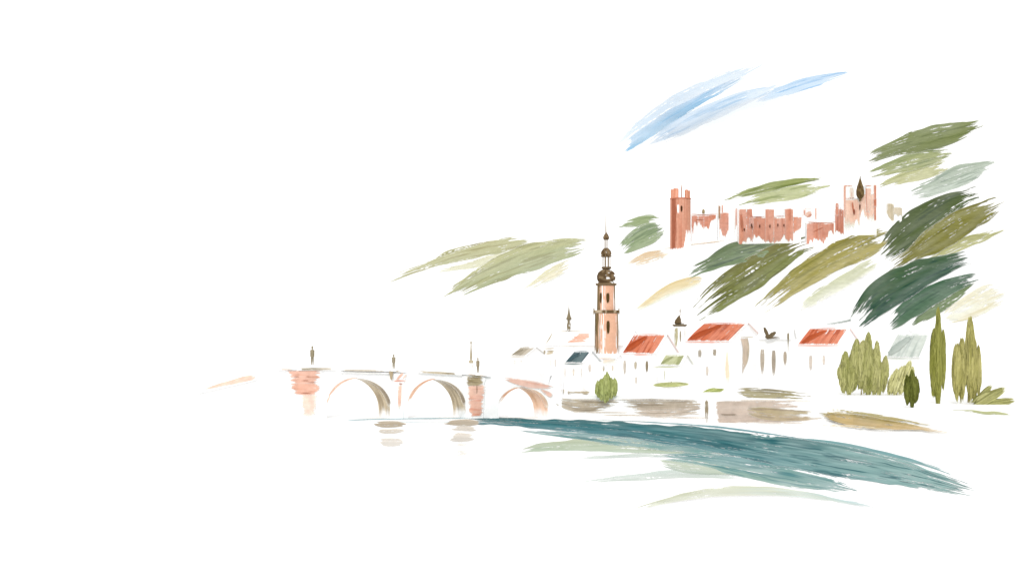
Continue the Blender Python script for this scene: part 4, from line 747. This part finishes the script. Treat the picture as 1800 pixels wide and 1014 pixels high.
# ------------------------------------------------------------------ trees and bushes
def tree(name, label, cat, base_y, lobes, c1, c2, seed, lean=0., dens=1.0, trunk=True, group='trees and bushes by the river', d=None, blen=(9, 22), ctr=None):
    rnd = np.random.RandomState(seed); xc = ctr or np.mean([l[0] for l in lobes]); d = d or hit_d(xc, base_y)
    t = thing(name, label, cat, P(xc, base_y, d), group); m = MB()
    V, C4, F4 = [], [], []; n = 0
    for li, (lx, y0, y1, hw, *dk) in enumerate(lobes):
        hw = hw * (1.0 if name == 'shrub' else .9); H_ = y1 - y0; N_ = int(dens * H_ * hw * 1.7); tone = .5 + .35 * (rnd.rand() - .5); dep = rnd.uniform(-.4, .4) * hw
        for k in range(N_):
            tt = rnd.rand(); pr = math.sin(math.pi * min(1, max(0, .06 + tt * .84))) ** .75 * (.75 + .35 * math.sin(math.pi * tt))
            ang = rnd.rand() * 2 * math.pi; rr = math.sqrt(rnd.rand()) * hw * pr
            L_ = rnd.uniform(*blen); x = lx + rr * math.cos(ang); zz = dep + rr * math.sin(ang); yc = y0 + tt * H_
            far = 5 + (y1 - y0) * .06; ya, yb = max(y0 - rnd.rand() ** 3 * far * .8, yc - L_ / 2), min(y1 + rnd.rand() ** 2 * far * 2.2, yc + L_ / 2); wb = rnd.uniform(.7, 1.7)
            yaw = rnd.uniform(-.9, .9); ca_, sa_ = math.cos(yaw), math.sin(yaw)
            g = np.clip(tone + .9 * (vn(x / 3.2, yc / 16, seed) - .5) + .25 * (rnd.rand() - .5), 0, 1); cc = c1 * (1 - g) + c2 * g
            pts = [(ya, 0, .15), (ya * .75 + yb * .25, wb, 1), (ya * .25 + yb * .75, wb, 1), (yb, 0, .15)]
            for (yy, w_, _) in pts:
                for s_ in ((-1, 1) if w_ else (0,)):
                    sx = x + lean * (base_y - yy) + s_ * w_ * ca_; p = P(sx, yy, d); p[1] += (zz + s_ * w_ * sa_) * d / F; V.append(p); C4.append(cc)
            F4 += [(n, n + 1, n + 2), (n + 1, n + 3, n + 4, n + 2), (n + 3, n + 5, n + 4)]; n += 6
    m.add(V, np.array(C4), F4); m.build('crown', M['leaf'], t)
    if trunk:
        mt = MB(); ym = max(l[2] for l in lobes); mt.lathe([(.5, ym - 20), (.9, ym - 6), (1.3, base_y + 1)], xc, d, flat((150, 140, 100)), 10); mt.build('trunk', M['bark'], t)
    return t
o = lambda c: pig(c, .71)
tree('shrub', 'big multi peaked olive bush right of the last red roof', 'bush', 694, [
    (1476, 645, 662, 6), (1482, 622, 684, 9), (1492, 634, 688, 9), (1501, 600, 680, 10), (1511, 602, 676, 9), (1520, 589, 684, 9.5), (1526, 618, 690, 9), (1536, 604, 688, 8), (1544, 640, 690, 7), (1553, 628, 682, 6.5)], o((142, 144, 84)), o((178, 176, 122)), 1001, lean=.06, dens=1.1, d=433)
tree('shrub', 'pale yellow green bush behind the small dark one', 'bush', 694, [(1563, 652, 688, 7), (1572, 646, 688, 8), (1581, 638, 686, 8), (1590, 648, 680, 6)], o((180, 178, 122)), o((204, 202, 152)), 1002, lean=.3, dens=.9, d=432)
tree('shrub', 'small dark green oval bush left of the cypresses', 'bush', 716, [(1595, 662, 706, 5.5), (1603, 654, 710, 6.5), (1610, 665, 702, 5.5)], o((78, 84, 34)), o((112, 116, 58)), 1003, dens=1.8, d=371, blen=(9, 18))
tree('cypress_tree', 'tall single dark cypress, left of the two at far right', 'tree', 707, [(1642, 583, 686, 7), (1649, 549, 703, 7.5), (1657.5, 584, 672, 4.5)], o((122, 124, 58)), o((152, 152, 86)), 1004, dens=1.0, d=388, blen=(16, 44))
tree('cypress_tree', 'wide cypress with three points, rightmost tall tree', 'tree', 706, [(1681, 609, 690, 8), (1691, 600, 692, 8), (1705, 564, 690, 9.5), (1712, 600, 690, 8), (1720, 612, 684, 5)], o((148, 144, 82)), o((178, 172, 114)), 1005, dens=.85, d=388, blen=(16, 44))
tree('tree', 'small light green tree on the quay right of the bridge', 'tree', 707, [(1051, 672, 694, 5), (1057, 668, 698, 6), (1063, 662, 702, 6), (1068, 657, 700, 6), (1075, 667, 696, 6), (1081, 667, 692, 4.5)], o((146, 154, 86)), o((180, 186, 124)), 1006, dens=1.3, d=424, blen=(7, 16))
def fanbush(name, label, base, blades, c1, c2, seed, d, group, cat='bush'):
    rnd = np.random.RandomState(seed); t = thing(name, label, cat, P(base[0], base[1], d), group); m = MB(); V, C4, F4 = [], [], []; n = 0
    for (x0, y0, x1, y1, wd, N_) in blades:
        for k in range(N_):
            f0, f1 = rnd.uniform(0, .35), rnd.uniform(.65, 1.0); off_ = rnd.uniform(-1, 1) * wd; dz = rnd.uniform(-1, 1) * wd * 1.2
            dx, dy = x1 - x0, y1 - y0; l = math.hypot(dx, dy); nx, ny = -dy / l, dx / l; wb = rnd.uniform(.6, 1.4)
            q = lambda f_, s_, w_: P(x0 + dx * f_ + nx * (off_ * math.sin(math.pi * (.15 + .7 * f_)) + s_ * w_), y0 + dy * f_ + ny * (off_ * math.sin(math.pi * (.15 + .7 * f_)) + s_ * w_), d) + np.array([0, dz * d / F + s_ * .1, 0])
            g = rnd.rand(); cc = c1 * (1 - g) + c2 * g; fm, fn_ = f0 * .7 + f1 * .3, f0 * .3 + f1 * .7
            V += [q(f0, 0, 0), q(fm, -1, wb), q(fm, 1, wb), q(fn_, -1, wb), q(fn_, 1, wb), q(f1, 0, 0)]; C4 += [cc] * 6
            F4 += [(n, n + 1, n + 2), (n + 1, n + 3, n + 4, n + 2), (n + 3, n + 5, n + 4)]; n += 6
    m.add(V, np.array(C4), F4); m.build('foliage', M['leaf'], t)
    mt = MB(); mt.lathe([(.6, base[1] - 8), (1.2, base[1] + 2)], base[0], d + .3, flat((150, 140, 100)), 8); mt.build('stem', M['bark'], t)
TG = 'trees and bushes by the river'
fanbush('shrub', 'low light green bush of blades leaning right at far right', (1724, 716), [(1712, 712, 1744, 676, 5, 130), (1714, 712, 1768, 681, 7, 260), (1722, 714, 1784, 702, 6, 240), (1708, 710, 1742, 690, 7, 160), (1732, 717, 1772, 709, 3, 70)], o((160, 162, 98)), o((196, 194, 138)), 1007, 385, TG)
fanbush('hedge', 'thin green hedge in front of the moss roofed building', (1180, 678), [(1146, 677, 1212, 675, 3.4, 170)], o((176, 182, 122)), o((206, 208, 160)), 1008, 476, 'low hedges along the quay', 'hedge')
fanbush('hedge', 'small bright green hedge below the largest red roofed house', (1250, 690), [(1230, 692, 1274, 684, 3.6, 150), (1236, 690, 1264, 684, 4, 80)], o((168, 178, 104)), o((200, 206, 146)), 1009, 450, 'low hedges along the quay', 'hedge')
